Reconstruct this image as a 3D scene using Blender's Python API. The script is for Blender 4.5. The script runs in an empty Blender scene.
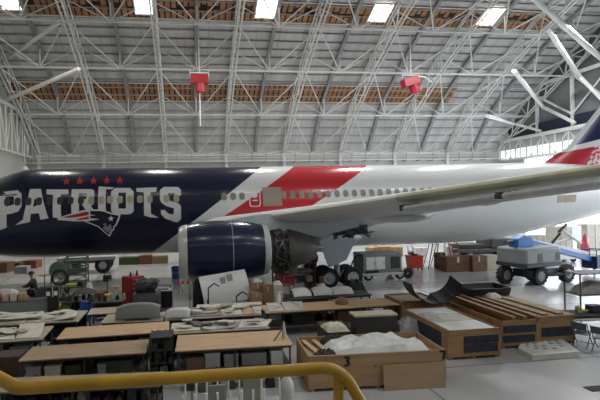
import bpy, bmesh, math, random
from mathutils import Vector, Matrix
from mathutils.geometry import tessellate_polygon
random.seed(7)
PI = math.pi
SC = bpy.context.scene
COL = SC.collection
R_ = math.radians

# ------------------------------------------------------------------ camera
EYE = Vector((0, 0, 4.95))
YAW, ROLL, FPX = R_(7.5), math.atan(.0213), 450.0
F = Vector((math.sin(YAW), math.cos(YAW), 0))
r0 = Vector((math.cos(YAW), -math.sin(YAW), 0)); u0 = Vector((0, 0, 1))
CU = u0 * math.cos(ROLL) + r0 * math.sin(ROLL)
CR = r0 * math.cos(ROLL) - u0 * math.sin(ROLL)
cam = bpy.data.cameras.new('camera'); co = bpy.data.objects.new('camera', cam); COL.objects.link(co)
M3 = Matrix((CR, CU, -F)).transposed()
co.matrix_world = Matrix.Translation(EYE) @ M3.to_4x4()
cam.sensor_width = 36; cam.lens = FPX / 600 * 36
cam.shift_x = 53 / 600; cam.shift_y = 1.1 / 600
cam.clip_start = .05; cam.clip_end = 400
SC.camera = co

# ------------------------------------------------------------------ world and lights
w = bpy.data.worlds.new('world'); SC.world = w; w.use_nodes = True
bg = w.node_tree.nodes['Background']
bg.inputs[0].default_value = (.82, .91, 1, 1); bg.inputs[1].default_value = 6.5
SC.view_settings.view_transform = 'Standard'
try: SC.view_settings.look = 'None'
except Exception: pass
SC.view_settings.exposure = 0.2; SC.view_settings.gamma = 1
SC.view_settings.use_curve_mapping = False
def area(name, loc, sx, sy, power, col=(1, 1, 1), rot=(0, 0, 0), portal=False):
    l = bpy.data.lights.new(name, 'AREA'); l.shape = 'RECTANGLE'; l.size = sx; l.size_y = sy
    l.energy = power; l.color = col
    o = bpy.data.objects.new(name, l); COL.objects.link(o); o.location = loc; o.rotation_euler = rot
    if portal: l.cycles.is_portal = True
    return o
# high-bay lamps hung in rows under the roof
for i, x in enumerate((-12, -2.5, 7, 16.5, 26, 35.5)):
    pw = (640, 700, 900, 1150, 1400, 1500)[i]
    for y, z, k in ((-9, 21.0, .3), (7, 23.4, .6), (36.5, 20.2, 1.15)):
        if y < 20 and x < 12: k *= .45
        area('high_bay_lamp', (x, y, z), 1.6, .9, pw * k, ((1, .94, .85), (1, .94, .86), (1, .97, .92), (.97, .98, 1), (.94, .97, 1), (.92, .97, 1))[i])
# daylight through the open door in the right-hand gable
area('door_portal', (43.2, 33, 5), 9.8, 40, 1, rot=(0, PI / 2, 0), portal=True)
#area('door_daylight', (46, 20, 6), 9, 60, 4200, (.9, .95, 1), rot=(0, PI / 2, 0))

# ------------------------------------------------------------------ materials
MATS = {}
def mat(name, col, rough=.6, metal=0, var=.12, scale=3., bump=0, coat=0, emit=0, alpha=1, trans=0):
    if name in MATS: return MATS[name]
    m = bpy.data.materials.new(name); m.use_nodes = True; nt = m.node_tree
    b = nt.nodes['Principled BSDF']
    b.inputs['Roughness'].default_value = rough; b.inputs['Metallic'].default_value = metal
    b.inputs['Coat Weight'].default_value = coat
    tc = nt.nodes.new('ShaderNodeTexCoord'); no = nt.nodes.new('ShaderNodeTexNoise')
    no.inputs['Scale'].default_value = scale; no.inputs['Detail'].default_value = 5
    nt.links.new(tc.outputs['Object'], no.inputs['Vector'])
    rp = nt.nodes.new('ShaderNodeValToRGB')
    rp.color_ramp.elements[0].position = .3; rp.color_ramp.elements[1].position = .7
    rp.color_ramp.elements[0].color = tuple(c * (1 - var) for c in col) + (1,)
    rp.color_ramp.elements[1].color = tuple(min(1, c * (1 + var)) for c in col) + (1,)
    nt.links.new(no.outputs['Fac'], rp.inputs['Fac']); nt.links.new(rp.outputs['Color'], b.inputs['Base Color'])
    if bump:
        bp = nt.nodes.new('ShaderNodeBump'); bp.inputs['Strength'].default_value = bump; bp.inputs['Distance'].default_value = .05
        nt.links.new(no.outputs['Fac'], bp.inputs['Height']); nt.links.new(bp.outputs['Normal'], b.inputs['Normal'])
    if emit:
        b.inputs['Emission Color'].default_value = tuple(col) + (1,); b.inputs['Emission Strength'].default_value = emit
    if alpha < 1: b.inputs['Alpha'].default_value = alpha
    if trans: b.inputs['Transmission Weight'].default_value = trans
    MATS[name] = m; return m
def wood(name, c1, c2, scale=1.2, rough=.7):
    if name in MATS: return MATS[name]
    m = bpy.data.materials.new(name); m.use_nodes = True; nt = m.node_tree; b = nt.nodes['Principled BSDF']
    b.inputs['Roughness'].default_value = rough
    tc = nt.nodes.new('ShaderNodeTexCoord'); mp = nt.nodes.new('ShaderNodeMapping')
    mp.inputs['Scale'].default_value = (1.2 * scale, 9 * scale, 9 * scale)
    no = nt.nodes.new('ShaderNodeTexNoise'); no.inputs['Scale'].default_value = 1; no.inputs['Detail'].default_value = 6; no.inputs['Distortion'].default_value = .6
    rp = nt.nodes.new('ShaderNodeValToRGB'); rp.color_ramp.elements[0].position = .3; rp.color_ramp.elements[1].position = .72
    rp.color_ramp.elements[0].color = (*c1, 1); rp.color_ramp.elements[1].color = (*c2, 1)
    nt.links.new(tc.outputs['Object'], mp.inputs['Vector']); nt.links.new(mp.outputs['Vector'], no.inputs['Vector'])
    nt.links.new(no.outputs['Fac'], rp.inputs['Fac']); nt.links.new(rp.outputs['Color'], b.inputs['Base Color'])
    MATS[name] = m; return m
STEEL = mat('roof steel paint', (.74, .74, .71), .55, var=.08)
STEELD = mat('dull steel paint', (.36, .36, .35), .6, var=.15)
DUCT = mat('pale tube', (.72, .72, .7), .5, var=.06)
WHITE = mat('white paint', (.78, .78, .76), .35, var=.04)
GREY = mat('grey paint', (.3, .31, .31), .5)
LGREY = mat('light grey paint', (.52, .53, .52), .5)
DGREY = mat('dark grey metal', (.09, .09, .09), .5, var=.3)
BLACK = mat('black rubber', (.018, .018, .018), .75, var=.4)
NAVY = mat('navy gloss', (.008, .014, .05), .24, var=.06, coat=.1)
RED = mat('red gloss', (.5, .022, .03), .3, var=.06)
REDT = mat('red enamel', (.3, .015, .018), .45, var=.15)
BLUE = mat('blue enamel', (.03, .13, .42), .4, var=.15)
DBLUE = mat('dark blue enamel', (.012, .03, .12), .45, var=.2)
YEL = mat('worn yellow paint', (.44, .25, .012), .42, var=.16, scale=6, bump=.15)
LIME = mat('lime', (.35, .38, .06), .6)
PRIMER = mat('green primer', (.54, .54, .4), .5, var=.18, scale=1.2)
METAL = mat('bare metal', (.6, .6, .58), .32, metal=.85, var=.1)
TITAN = mat('burnt titanium', (.2, .19, .185), .38, metal=.7, var=.2)
ORANGE = mat('orange', (.6, .12, .02), .5)
CARD = mat('cardboard', (.36, .24, .14), .8, var=.12)
CARDD = mat('brown board', (.16, .085, .05), .8, var=.25)
CREAM = mat('cream board', (.58, .53, .42), .7, var=.1)
PLY = wood('plywood', (.45, .29, .16), (.6, .41, .25), .8)
PLYD = wood('aged plywood', (.27, .19, .115), (.4, .29, .18), .8)
CRATE = wood('crate board', (.3, .17, .075), (.44, .27, .13), .6)
PLYG = wood('grey worn board', (.34, .28, .2), (.47, .4, .3), .7)
PLASTIC = mat('cloudy sheeting', (.66, .66, .65), .4, var=.12, scale=5, bump=.5)
PALE = mat('pale composite panel', (.56, .54, .47), .6, var=.14, scale=4)
STENCIL = mat('navy stencil paint', (.03, .036, .055), .8, var=.5, scale=9)
SKIN = mat('skin', (.45, .26, .18), .6); CLOTH = mat('dark cloth', (.02, .02, .024), .9, var=.3)

# ------------------------------------------------------------------ mesh building helpers
class MB:
    def __init__(s): s.v = []; s.f = []; s.m = []
    def add(s, vs, fs, m=0):
        n = len(s.v); s.v += [Vector(v) for v in vs]
        for f in fs: s.f.append([n + i for i in f]); s.m.append(m)
        return s
    def box(s, x0, x1, y0, y1, z0, z1, m=0, X=None):
        vs = [Vector((x, y, z)) for z in (z0, z1) for y in (y0, y1) for x in (x0, x1)]
        if X is not None: vs = [X @ v for v in vs]
        return s.add(vs, [(0, 2, 3, 1), (4, 5, 7, 6), (0, 1, 5, 4), (2, 6, 7, 3), (0, 4, 6, 2), (1, 3, 7, 5)], m)
    def tube(s, a, b, r, n=8, r2=None, m=0):
        return s.path([a, b], r, n, m, radii=[r, r if r2 is None else r2])
    def path(s, pts, r, n=8, m=0, radii=None):
        pts = [Vector(p) for p in pts]; rings = []
        up = None
        for i, p in enumerate(pts):
            d = (pts[min(i + 1, len(pts) - 1)] - pts[max(i - 1, 0)]).normalized()
            if up is None:
                up = Vector((0, 0, 1)) if abs(d.z) < .9 else Vector((1, 0, 0))
            sd = d.cross(up).normalized(); uu = sd.cross(d).normalized(); up = uu
            rr = radii[i] if radii else r
            rings.append([p + (sd * math.cos(2 * PI * k / n) + uu * math.sin(2 * PI * k / n)) * rr for k in range(n)])
        return s.loft(rings, m=m)
    def loft(s, rings, m=0, cap=True, closed=True, mf=None):
        n = len(rings[0]); b = len(s.v)
        for r in rings: s.v += [Vector(p) for p in r]
        for i in range(len(rings) - 1):
            for k in range(n if closed else n - 1):
                k2 = (k + 1) % n
                s.f.append([b + i * n + k, b + i * n + k2, b + (i + 1) * n + k2, b + (i + 1) * n + k])
                s.m.append(mf(i, k) if mf else m)
        if cap:
            s.f.append([b + k for k in range(n)][::-1]); s.m.append(m)
            e = b + (len(rings) - 1) * n
            s.f.append([e + k for k in range(n)]); s.m.append(m)
        return s
    def lathe(s, prof, o=(0, 0, 0), ax='z', n=24, m=0, cap=True):
        o = Vector(o); rings = []
        for a, r in prof:
            ring = []
            for k in range(n):
                c, q = math.cos(2 * PI * k / n) * r, math.sin(2 * PI * k / n) * r
                ring.append(o + (Vector((c, q, a)) if ax == 'z' else Vector((a, c, q)) if ax == 'x' else Vector((q, a, c))))
            rings.append(ring)
        return s.loft(rings, m=m, cap=cap)
    def prism(s, poly, y0, y1, m=0, X=None):          # polygon in x,z thickened along y
        n = len(poly); vs = [Vector((p[0], y0, p[1])) for p in poly] + [Vector((p[0], y1, p[1])) for p in poly]
        if X is not None: vs = [X @ v for v in vs]
        tri = [tuple(t) for t in tessellate_polygon([[Vector((p[0], p[1], 0)) for p in poly]])]
        fs = [t for t in tri] + [tuple(n + i for i in t)[::-1] for t in tri]
        fs += [(i, (i + 1) % n, n + (i + 1) % n, n + i) for i in range(n)]
        return s.add(vs, fs, m)
    def slab(s, P, Q, th, m=0):                       # grid sheet P[i][j] with thickness along Q
        R = len(P); Cn = len(P[0]); Q = Vector(Q) * th
        top = [Vector(p) for row in P for p in row]; vs = top + [v - Q for v in top]; N = len(top); fs = []
        for i in range(R - 1):
            for j in range(Cn - 1):
                a, b, c, d = i * Cn + j, i * Cn + j + 1, (i + 1) * Cn + j + 1, (i + 1) * Cn + j
                fs += [(a, b, c, d), (N + d, N + c, N + b, N + a)]
        for i in range(R - 1):
            for j in (0, Cn - 1):
                a, b = i * Cn + j, (i + 1) * Cn + j; fs.append((a, b, N + b, N + a))
        for j in range(Cn - 1):
            for i in (0, R - 1):
                a, b = i * Cn + j, i * Cn + j + 1; fs.append((a, b, N + b, N + a))
        return s.add(vs, fs, m)
    def build(s, name, mats, parent=None, bevel=0, smooth=True, world=False, angle=38):
        me = bpy.data.meshes.new(name)
        vs = s.v
        if world and parent is not None: vs = [v - wl(parent) for v in vs]
        me.from_pydata([tuple(v) for v in vs], [], s.f)
        if not isinstance(mats, (list, tuple)): mats = [mats]
        for m in mats: me.materials.append(m)
        me.polygons.foreach_set('material_index', s.m)
        bm = bmesh.new(); bm.from_mesh(me); bmesh.ops.recalc_face_normals(bm, faces=bm.faces); bm.to_mesh(me); bm.free()
        if smooth:
            me.shade_smooth()
            try: me.set_sharp_from_angle(angle=R_(angle))
            except Exception: pass
        o = bpy.data.objects.new(name, me); COL.objects.link(o)
        if parent is not None: o.parent = parent
        if bevel:
            b = o.modifiers.new('bevel', 'BEVEL'); b.width = bevel; b.segments = 2; b.limit_method = 'ANGLE'
        return o
def wl(o):
    v = Vector(o.location)
    while o.parent is not None: o = o.parent; v = v + Vector(o.location)
    return v
def tag(o, label=None, cat=None, group=None, kind=None):
    if label: o['label'] = label
    if cat: o['category'] = cat
    if group: o['group'] = group
    if kind: o['kind'] = kind
    return o
def thing(name, label, cat, loc=(0, 0, 0), rz=0, group=None):
    o = bpy.data.objects.new(name, None); COL.objects.link(o); o.location = loc; o.rotation_euler = (0, 0, rz)
    o.empty_display_size = .2
    return tag(o, label, cat, group)
def copy_tree(o, parent=None):
    c = o.copy(); COL.objects.link(c)
    if parent is not None: c.parent = parent
    for ch in list(o.children): copy_tree(ch, c)
    return c
def struct(o): o['kind'] = 'structure'; return o
def at(x, y, z=0.0):                                   # the spot at height z seen at photo pixel x, y
    d = F * FPX + CR * (x - 247) + CU * (201.1 - y); return EYE + d * ((z - EYE.z) / d.z)
def atY(x, y, Y):
    d = F * FPX + CR * (x - 247) + CU * (201.1 - y); return EYE + d * (Y / d.y)
def atX(x, y, X):
    d = F * FPX + CR * (x - 247) + CU * (201.1 - y); return EYE + d * (X / d.x)
def mpp(P): return (Vector(P) - EYE).dot(F) / FPX      # metres in one photo pixel at P
# ================================================================== the hangar
XL, XR, YB, YF = -19.4, 43.6, 57.9, -26.0
half = [(57.75, 10.84), (52.2, 15.02), (46.3, 18.5), (41.0, 21.06), (35.2, 23.25), (28.9, 24.98), (22.5, 26.0), (16, 26.3)]
CH = half + [(32 - y, z) for y, z in half[-2::-1]]      # lower chord of the arch from the back wall over to the front
def nrm(i, P):
    a, b = P[max(i - 1, 0)], P[min(i + 1, len(P) - 1)]
    t = Vector((b[0] - a[0], b[1] - a[1])).normalized(); n = Vector((-t.y, t.x))
    return n if n.y > 0 or abs(n.y) < 1e-6 else -n
DEPTH = 2.08
DK = [(p[0] + nrm(i, CH).x * DEPTH, p[1] + nrm(i, CH).y * DEPTH) for i, p in enumerate(CH)]
DK[0] = (YB, 11.5); DK[-1] = (32 - YB, 11.5)
YF = 32 - YB
def along(P):
    L = [0]
    for a, b in zip(P, P[1:]): L.append(L[-1] + math.hypot(b[0] - a[0], b[1] - a[1]))
    return L
DL = along(DK)
def deck(s, off=0):                                     # point of the deck at slope distance s, off = metres below it
    for i in range(len(DK) - 1):
        if s <= DL[i + 1] or i == len(DK) - 2:
            t = (s - DL[i]) / (DL[i + 1] - DL[i]); a, b = DK[i], DK[i + 1]
            d = Vector((b[0] - a[0], b[1] - a[1])).normalized(); n = Vector((-d.y, d.x)); n = -n if n.y > 0 else n
            return Vector((a[0] + (b[0] - a[0]) * t, a[1] + (b[1] - a[1]) * t)) + n * off
def deck_z(y):
    for a, b in zip(DK, DK[1:]):
        if min(a[0], b[0]) <= y <= max(a[0], b[0]):
            return a[1] + (b[1] - a[1]) * (y - a[0]) / (b[0] - a[0])
    return DK[0][1]
def seen_s(yy):                                          # slope distance where the picture row yy (at its column 236) meets the deck
    best = None
    for k in range(400):
        s = DL[5] * k / 400; p = deck(s)
        t = (p.y - EYE.z) / (p.x); v = (202.4 - yy) / 450 / 1.0
        e = abs(t * .992 - v)
        if best is None or e < best[0]: best = (e, s)
    return best[1]
def fl_mat():
    m = bpy.data.materials.new('sealed concrete'); m.use_nodes = True; nt = m.node_tree; b = nt.nodes['Principled BSDF']
    tc = nt.nodes.new('ShaderNodeTexCoord'); n1 = nt.nodes.new('ShaderNodeTexNoise'); n1.inputs['Scale'].default_value = .35; n1.inputs['Detail'].default_value = 8
    rp = nt.nodes.new('ShaderNodeValToRGB'); rp.color_ramp.elements[0].position = .3; rp.color_ramp.elements[1].position = .7
    rp.color_ramp.elements[0].color = (.38, .38, .375, 1); rp.color_ramp.elements[1].color = (.48, .48, .475, 1)
    br = nt.nodes.new('ShaderNodeTexBrick'); br.offset = 0; br.inputs['Scale'].default_value = 1
    br.inputs['Brick Width'].default_value = 6.1; br.inputs['Row Height'].default_value = 6.1; br.inputs['Mortar Size'].default_value = .022
    br.inputs['Color1'].default_value = (1, 1, 1, 1); br.inputs['Color2'].default_value = (.96, .96, .96, 1); br.inputs['Mortar'].default_value = (.35, .34, .33, 1)
    mx = nt.nodes.new('ShaderNodeMix'); mx.data_type = 'RGBA'; mx.blend_type = 'MULTIPLY'; mx.inputs[0].default_value = 1
    for n in (n1, br): nt.links.new(tc.outputs['Object'], n.inputs['Vector'])
    nt.links.new(n1.outputs['Fac'], rp.inputs['Fac']); nt.links.new(rp.outputs['Color'], mx.inputs[6]); nt.links.new(br.outputs['Color'], mx.inputs[7])
    nt.links.new(mx.outputs[2], b.inputs['Base Color'])
    r2 = nt.nodes.new('ShaderNodeMapRange'); r2.inputs['To Min'].default_value = .19; r2.inputs['To Max'].default_value = .26
    nt.links.new(n1.outputs['Fac'], r2.inputs['Value']); nt.links.new(r2.outputs['Result'], b.inputs['Roughness'])
    b.inputs['Specular IOR Level'].default_value = .6
    return m
struct(MB().box(XL - .3, XR + 70, YF - .3, YB + .3, -.3, 0).build('floor', fl_mat()))
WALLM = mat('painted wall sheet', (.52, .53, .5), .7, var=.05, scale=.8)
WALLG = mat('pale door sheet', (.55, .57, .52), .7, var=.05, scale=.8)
GABLE = mat('dark grey gable sheet', (.17, .17, .175), .75, var=.1, scale=.6)  # dark grey sheeting of the right-hand gable
struct(MB().box(XL, XR, YB, YB + .3, 0, 11.9).build('wall_back', WALLM))
struct(MB().box(XL, XR, YF - .3, YF, 0, 13.2).build('wall_front', WALLM))
def gable_poly(zlow): return [(YB, zlow)] + [(p[0], p[1] + .2) for p in DK] + [(YF, zlow)]
def gable(name, x0, x1, zlow, m):
    X = Matrix(((0, 1, 0, 0), (1, 0, 0, 0), (0, 0, 1, 0), (0, 0, 0, 1)))
    return struct(MB().prism(gable_poly(zlow), x0, x1, X=X).build(name, m, smooth=False))
gable('wall_left', XL - .3, XL, 0, WALLG)
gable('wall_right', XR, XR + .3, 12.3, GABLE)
# deck of the roof with its purlins
def deck_mat():
    m = bpy.data.materials.new('roof deck sheets'); m.use_nodes = True; nt = m.node_tree; b = nt.nodes['Principled BSDF']; b.inputs['Roughness'].default_value = .8
    tc = nt.nodes.new('ShaderNodeTexCoord'); n1 = nt.nodes.new('ShaderNodeTexNoise'); n1.inputs['Scale'].default_value = .7; n1.inputs['Detail'].default_value = 8
    mp = nt.nodes.new('ShaderNodeMapping'); mp.inputs['Scale'].default_value = (1.6, .35, .35)
    rp = nt.nodes.new('ShaderNodeValToRGB'); rp.color_ramp.elements[0].position = .28; rp.color_ramp.elements[1].position = .68
    rp.color_ramp.elements[0].color = (.5, .5, .49, 1); rp.color_ramp.elements[1].color = (.68, .68, .665, 1)
    br = nt.nodes.new('ShaderNodeTexBrick'); br.offset = .5; br.inputs['Scale'].default_value = 1
    br.inputs['Brick Width'].default_value = 2.4; br.inputs['Row Height'].default_value = 40; br.inputs['Mortar Size'].default_value = .025
    br.inputs['Color1'].default_value = (1, 1, 1, 1); br.inputs['Color2'].default_value = (.88, .88, .88, 1); br.inputs['Mortar'].default_value = (.55, .55, .55, 1)
    mx = nt.nodes.new('ShaderNodeMix'); mx.data_type = 'RGBA'; mx.blend_type = 'MULTIPLY'; mx.inputs[0].default_value = 1
    nt.links.new(tc.outputs['Object'], mp.inputs['Vector']); nt.links.new(mp.outputs['Vector'], n1.inputs['Vector']); nt.links.new(tc.outputs['Object'], br.inputs['Vector'])
    nt.links.new(n1.outputs['Fac'], rp.inputs['Fac']); nt.links.new(rp.outputs['Color'], mx.inputs[6]); nt.links.new(br.outputs['Color'], mx.inputs[7])
    nt.links.new(mx.outputs[2], b.inputs['Base Color']); return m
DECKM = deck_mat()
b = MB(); P = [[(x, p[0], p[1]) for x in (XL, XR)] for p in DK]; b.slab(P, (0, 0, -1), .25)
ceil = struct(b.build('ceiling', DECKM, smooth=False))
def lenbox(b, s0, s1, x0, x1, o0, o1, m=0):             # box lying on the deck's underside between two slope distances
    a, c, a2, c2 = deck(s0, o0), deck(s1, o0), deck(s0, o1), deck(s1, o1)
    vs = [(x, p.x, p.y) for p in (a, c, c2, a2) for x in (x0, x1)]
    return b.add(vs, [(0, 1, 3, 2), (2, 3, 5, 4), (4, 5, 7, 6), (6, 7, 1, 0), (0, 2, 4, 6), (1, 7, 5, 3)], m)
s = 1.2; PURL = []
while s < DL[5]:
    PURL.append(s); s += 1.16
for s in PURL:
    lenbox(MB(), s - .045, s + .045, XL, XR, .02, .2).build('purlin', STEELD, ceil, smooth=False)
# brown timber bands between the sheets
BROWN = wood('red brown timber', (.3, .14, .06), (.52, .27, .13), .35, .8); GAPM = mat('dark joint board', (.035, .02, .014), .9)  # dark backing that shows in the joints between the boards
for n, (ya, yb) in enumerate(((102, 84.5), (21.5, .0))):
    s0, s1 = seen_s(ya), seen_s(yb); b = MB()
    lenbox(b, s0, s1, XL + .5, XR - 6 if n else XR - 11, .03, .07, 1)
    x = XL + .5; xe = XR - 6 if n else XR - 11
    while x < xe:
        wv = .52 + random.random() * .12
        for q in range(2):
            t0, t1 = s0 + (s1 - s0) * q / 2 + .03, s0 + (s1 - s0) * (q + 1) / 2 - .03
            lenbox(b, t0, t1, x, x + wv - .15, .06, .1 + random.random() * .05, 0)
        x += wv
    struct(b.build('trim_%d' % (n + 1), [BROWN, GAPM], smooth=False))
    for k, q in enumerate((0, 1)):
        sq = s0 + (s1 - s0) * q
        lenbox(MB(), sq - .05, sq + .05, XL, XR, .14, .22).build('purlin', STEEL, ceil, smooth=False)
# skylights
SKYL = mat('skylight glazing', (1, .985, .94), .4, emit=3.0)
sk0, sk1 = seen_s(16.5), seen_s(-2)
order = ['leftmost', 'second from the left', 'middle', 'second from the right', 'rightmost']
for i, x in enumerate((-15.0, -3.45, 7.65, 18.85, 30.4)):
    xo = x - (.0)
    t = thing('skylight', 'bright white skylight panel in the upper brown roof band, %s of five' % order[i], 'skylight', (xo, *deck(sk0, .2)), group='skylights in the roof')
    lenbox(MB(), sk0, sk1, xo - .9, xo + .9, .17, .24).build('glazing', SKYL, t, world=True, smooth=False)
    bb = MB()
    for (a0, a1, c0, c1) in ((sk0 - .12, sk1 + .12, xo - 1.02, xo - .9), (sk0 - .12, sk1 + .12, xo + .9, xo + 1.02), (sk0 - .12, sk0, xo - .9, xo + .9), (sk1, sk1 + .12, xo - .9, xo + .9)):
        lenbox(bb, a0, a1, c0, c1, .15, .28)
    bb.build('frame', STEEL, t, world=True, smooth=False)
# arched trusses
BAY = 7.62; TX = [-17.87 + BAY * k for k in range(9)]
ordn = ['first', 'second', 'third', 'fourth', 'fifth', 'sixth', 'seventh', 'eighth', 'ninth']
def P3(x, p): return Vector((x, p[0], p[1]))
sub = []                                                # subdivided chord nodes
for i in range(len(CH) - 1):
    for q in (0, .5): sub.append((CH[i][0] + (CH[i + 1][0] - CH[i][0]) * q, CH[i][1] + (CH[i + 1][1] - CH[i][1]) * q))
sub.append(CH[-1])
top = [(p[0] + nrm(i, sub).x * (DEPTH - .32), p[1] + nrm(i, sub).y * (DEPTH - .32)) for i, p in enumerate(sub)]
top[0] = (YB - .35, 11.3); top[1] = (sub[1][0] + .75, sub[1][1] + 1.0); top[-1] = (32 - top[0][0], 11.3); top[-2] = (32 - top[1][0], top[1][1])
proto = None
for k, x in enumerate(TX):
    lab = 'pale steel arch truss under the roof, %s from the left' % ordn[k]
    if proto is None:
        t = proto = thing('roof_truss', lab, 'truss', (x, 57.0, 10.84), group='arch trusses')
        for nm, lst, r in (('bottom_chord', sub, .075), ('top_chord', top, .085)):
            b = MB()
            for sx in ((-.2, .2) if nm == 'bottom_chord' else (-.14, .14)): b.path([P3(x + sx, p) for p in lst], r, 6)
            b.build(nm, STEEL, t, world=True)
        b = MB()
        for i in range(len(sub) - 1):
            m1 = Vector(((top[i][0] + top[i + 1][0]) / 2, (top[i][1] + top[i + 1][1]) / 2))
            b.tube(P3(x, sub[i]), P3(x, m1), .075, 5); b.tube(P3(x, m1), P3(x, sub[i + 1]), .075, 5)
            if i % 2 == 0: b.tube(P3(x, sub[i]), P3(x, top[i]), .055, 5)
        b.build('web', STEEL, t, world=True)
        b = MB(); L = along(sub); n = int(L[-1] / .55)
        def on(sd):
            for i in range(len(sub) - 1):
                if sd <= L[i + 1] + 1e-6:
                    q = (sd - L[i]) / (L[i + 1] - L[i]); return (sub[i][0] + (sub[i + 1][0] - sub[i][0]) * q, sub[i][1] + (sub[i + 1][1] - sub[i][1]) * q)
            return sub[-1]
        for i in range(n):
            s1 = -.2 if i % 2 else .2
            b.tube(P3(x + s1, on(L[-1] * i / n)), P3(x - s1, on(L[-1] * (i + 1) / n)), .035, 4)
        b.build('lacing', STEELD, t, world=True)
    else:
        t = copy_tree(proto); t.location.x = x; t['label'] = lab
# half-bay rafters on the deck, widened and darkened to take in their shadow
for k in range(8):
    x = TX[k] + BAY / 2; b = MB()
    P = [deck(DL[5] * q / 12, .02) for q in range(13)]; Q = [deck(DL[5] * q / 12, .42) for q in range(13)]
    for i in range(12):
        vs = [(x + sx, p.x, p.y) for p in (P[i], P[i + 1], Q[i + 1], Q[i]) for sx in (-.18, .18)]
        b.add(vs, [(0, 1, 3, 2), (2, 3, 5, 4), (4, 5, 7, 6), (6, 7, 1, 0), (0, 2, 4, 6), (1, 7, 5, 3)])
    b.build('rafter', mat('rafter and shadow grey', (.3, .3, .3), .6), ceil, smooth=False)
# long lattice braces running from truss to truss
lv = ['lowest, just above the catwalk', 'second row up from the catwalk', 'third row up, beside the red hanging units', 'fourth row up, below the upper brown band', 'topmost row in view']
for n, i in enumerate((0, 1, 2, 3, 4)):
    p = CH[i]; y, z = p
    zt = deck_z(y) - .3 if n else 11.4
    yy = y if n else y - .2
    t = thing('longitudinal_brace', 'long steel lattice brace running along the roof, %s' % lv[n], 'brace', (XL + .2, yy, z), group='long roof braces')
    MB().tube((XL + .1, yy, z), (XR - .1, yy, z), .08, 6).build('chord', STEEL, t, world=True)
    for k in range(8):
        x0 = TX[k]; xm = x0 + BAY / 2; x1 = x0 + BAY
        MB().tube((xm, yy, z), (xm, yy, zt), .07, 5).build('post', STEEL, t, world=True)
        dg = [((xm, yy, z), (x0, yy, zt), .055), ((xm, yy, z), (x1, yy, zt), .055)]
        if n > 0:
            ya = CH[i - 1][0]; za = CH[i - 1][1]
            dg += [((x0, yy, z), (xm, ya, za), .06), ((x1, yy, z), (xm, ya, za), .06)]
        for p_, q_, r_ in dg: MB().tube(p_, q_, r_, 5).build('diagonal', STEEL, t, world=True)
# catwalk on the back wall
t = thing('catwalk', 'narrow steel catwalk with double handrail along the back wall', 'catwalk', (12, 57.3, 10.2))
for q, zz in ((0, 10.1), (1, 10.55), (2, 11.0)):
    MB().box(XL + .05, XR - .05, 56.75 if q == 0 else 56.78, 57.7 if q == 0 else 56.86, zz - .08, zz).build(('deck', 'rail', 'rail')[q], STEEL, t, world=True, smooth=False)
x = XL + 1
while x < XR:
    MB().box(x - .04, x + .04, 56.78, 56.86, 10.05, 11.0).build('post', STEELD, t, world=True, smooth=False); MB().box(x - .05, x + .05, 56.8, 57.88, 9.9, 10.02).build('bracket', STEELD, t, world=True, smooth=False); x += 1.9
b = MB()                                                # rods down the back wall
for k in range(9):
    b.box(TX[k] - .18, TX[k] + .18, YB - .3, YB - .02, 0, 11.2)
for k in range(8): struct(MB().box(TX[k + 0] - .18, TX[k] + .18, YB - .32, YB - .02, 0, 11.2).build('trim_%d' % (10 + k), STEEL, smooth=False))
# header truss over the left door
def header(name, label, x, y0, y1, z0, z1, nx, big):
    t = thing(name, label, 'header truss', (x, (y0 + y1) / 2, z0))
    for zz, r in ((z0, .13), (z1, big)): MB().tube((x, y0, zz), (x, y1, zz), r, 8).build('chord', DUCT, t, world=True)
    n = nx
    for i in range(n + 1):
        y = y0 + (y1 - y0) * i / n; MB().tube((x, y, z0), (x, y, z1), .07, 5).build('post', STEEL, t, world=True)
        if i < n:
            yb = y0 + (y1 - y0) * (i + 1) / n
            MB().tube((x, y, z0 if i % 2 else z1), (x, yb, z1 if i % 2 else z0), .055, 5).build('diagonal', STEEL, t, world=True)
header('header_truss', 'pale lattice header truss above the left-hand door', XL + .9, 20, 57.2, 10.75, 15.6, 24, .2)
header('header_truss', 'white lattice header truss above the open right-hand door', XR - .5, YF + 1, 57.2, 9.8, 12.4, 44, .24)
# right gable: dark band, strip of glazing, door posts
struct(MB().box(XR - .25, XR - .02, YF + 1, YB - .4, 12.75, 13.9).build('trim_1_band', mat('navy band', (.015, .02, .05), .6), smooth=False))
b = MB(); y = YF + 1
GL = mat('milky glazing', (.9, .95, 1), .3, emit=1.1)
struct(MB().box(XR + .02, XR + .1, YF, YB, 9.9, 12.3).build('window_1', GL, smooth=False))
b = MB()
while y < YB:
    b.box(XR - .06, XR + .12, y - .08, y + .08, 9.9, 12.3); y += 1.9
b.box(XR - .1, XR + .2, YF, YB, 9.6, 9.95); b.box(XR - .1, XR + .2, YF, YB, 11.15, 12.3)
struct(b.build('trim_3', LGREY, smooth=False))
struct(MB().box(XR, XR + .3, 53.5, YB, 0, 9.7).build('door_1', WALLM, smooth=False))
struct(MB().box(XR, XR + .3, YF, 13, 0, 9.7).build('door_light_block', GABLE, smooth=False))  # unseen closed leaf, added to keep the door daylight off the foreground
b = MB()
X0 = XR - .3
for k in range(9):
    y = 56 - 5.2 * k; b.box(X0 - .12, X0 + .2, y - .14, y + .14, 12.4, deck_z(y) - .3)
    if k:
        b.tube((X0, y, 14), (X0, y + 5.2, min(deck_z(y + 5.2) - 1, 18.5)), .13, 6); b.tube((X0, y, 18.5), (X0, y + 5.2, 14), .1, 6) if y + 5.2 < 50 else None
        if deck_z(y) > 20: b.tube((X0, y, 23), (X0, y + 5.2, min(18.5, deck_z(y + 5.2) - 1)), .13, 6)
b.box(X0 - .12, X0 + .1, 8, 51, 18.3, 18.7)
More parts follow.
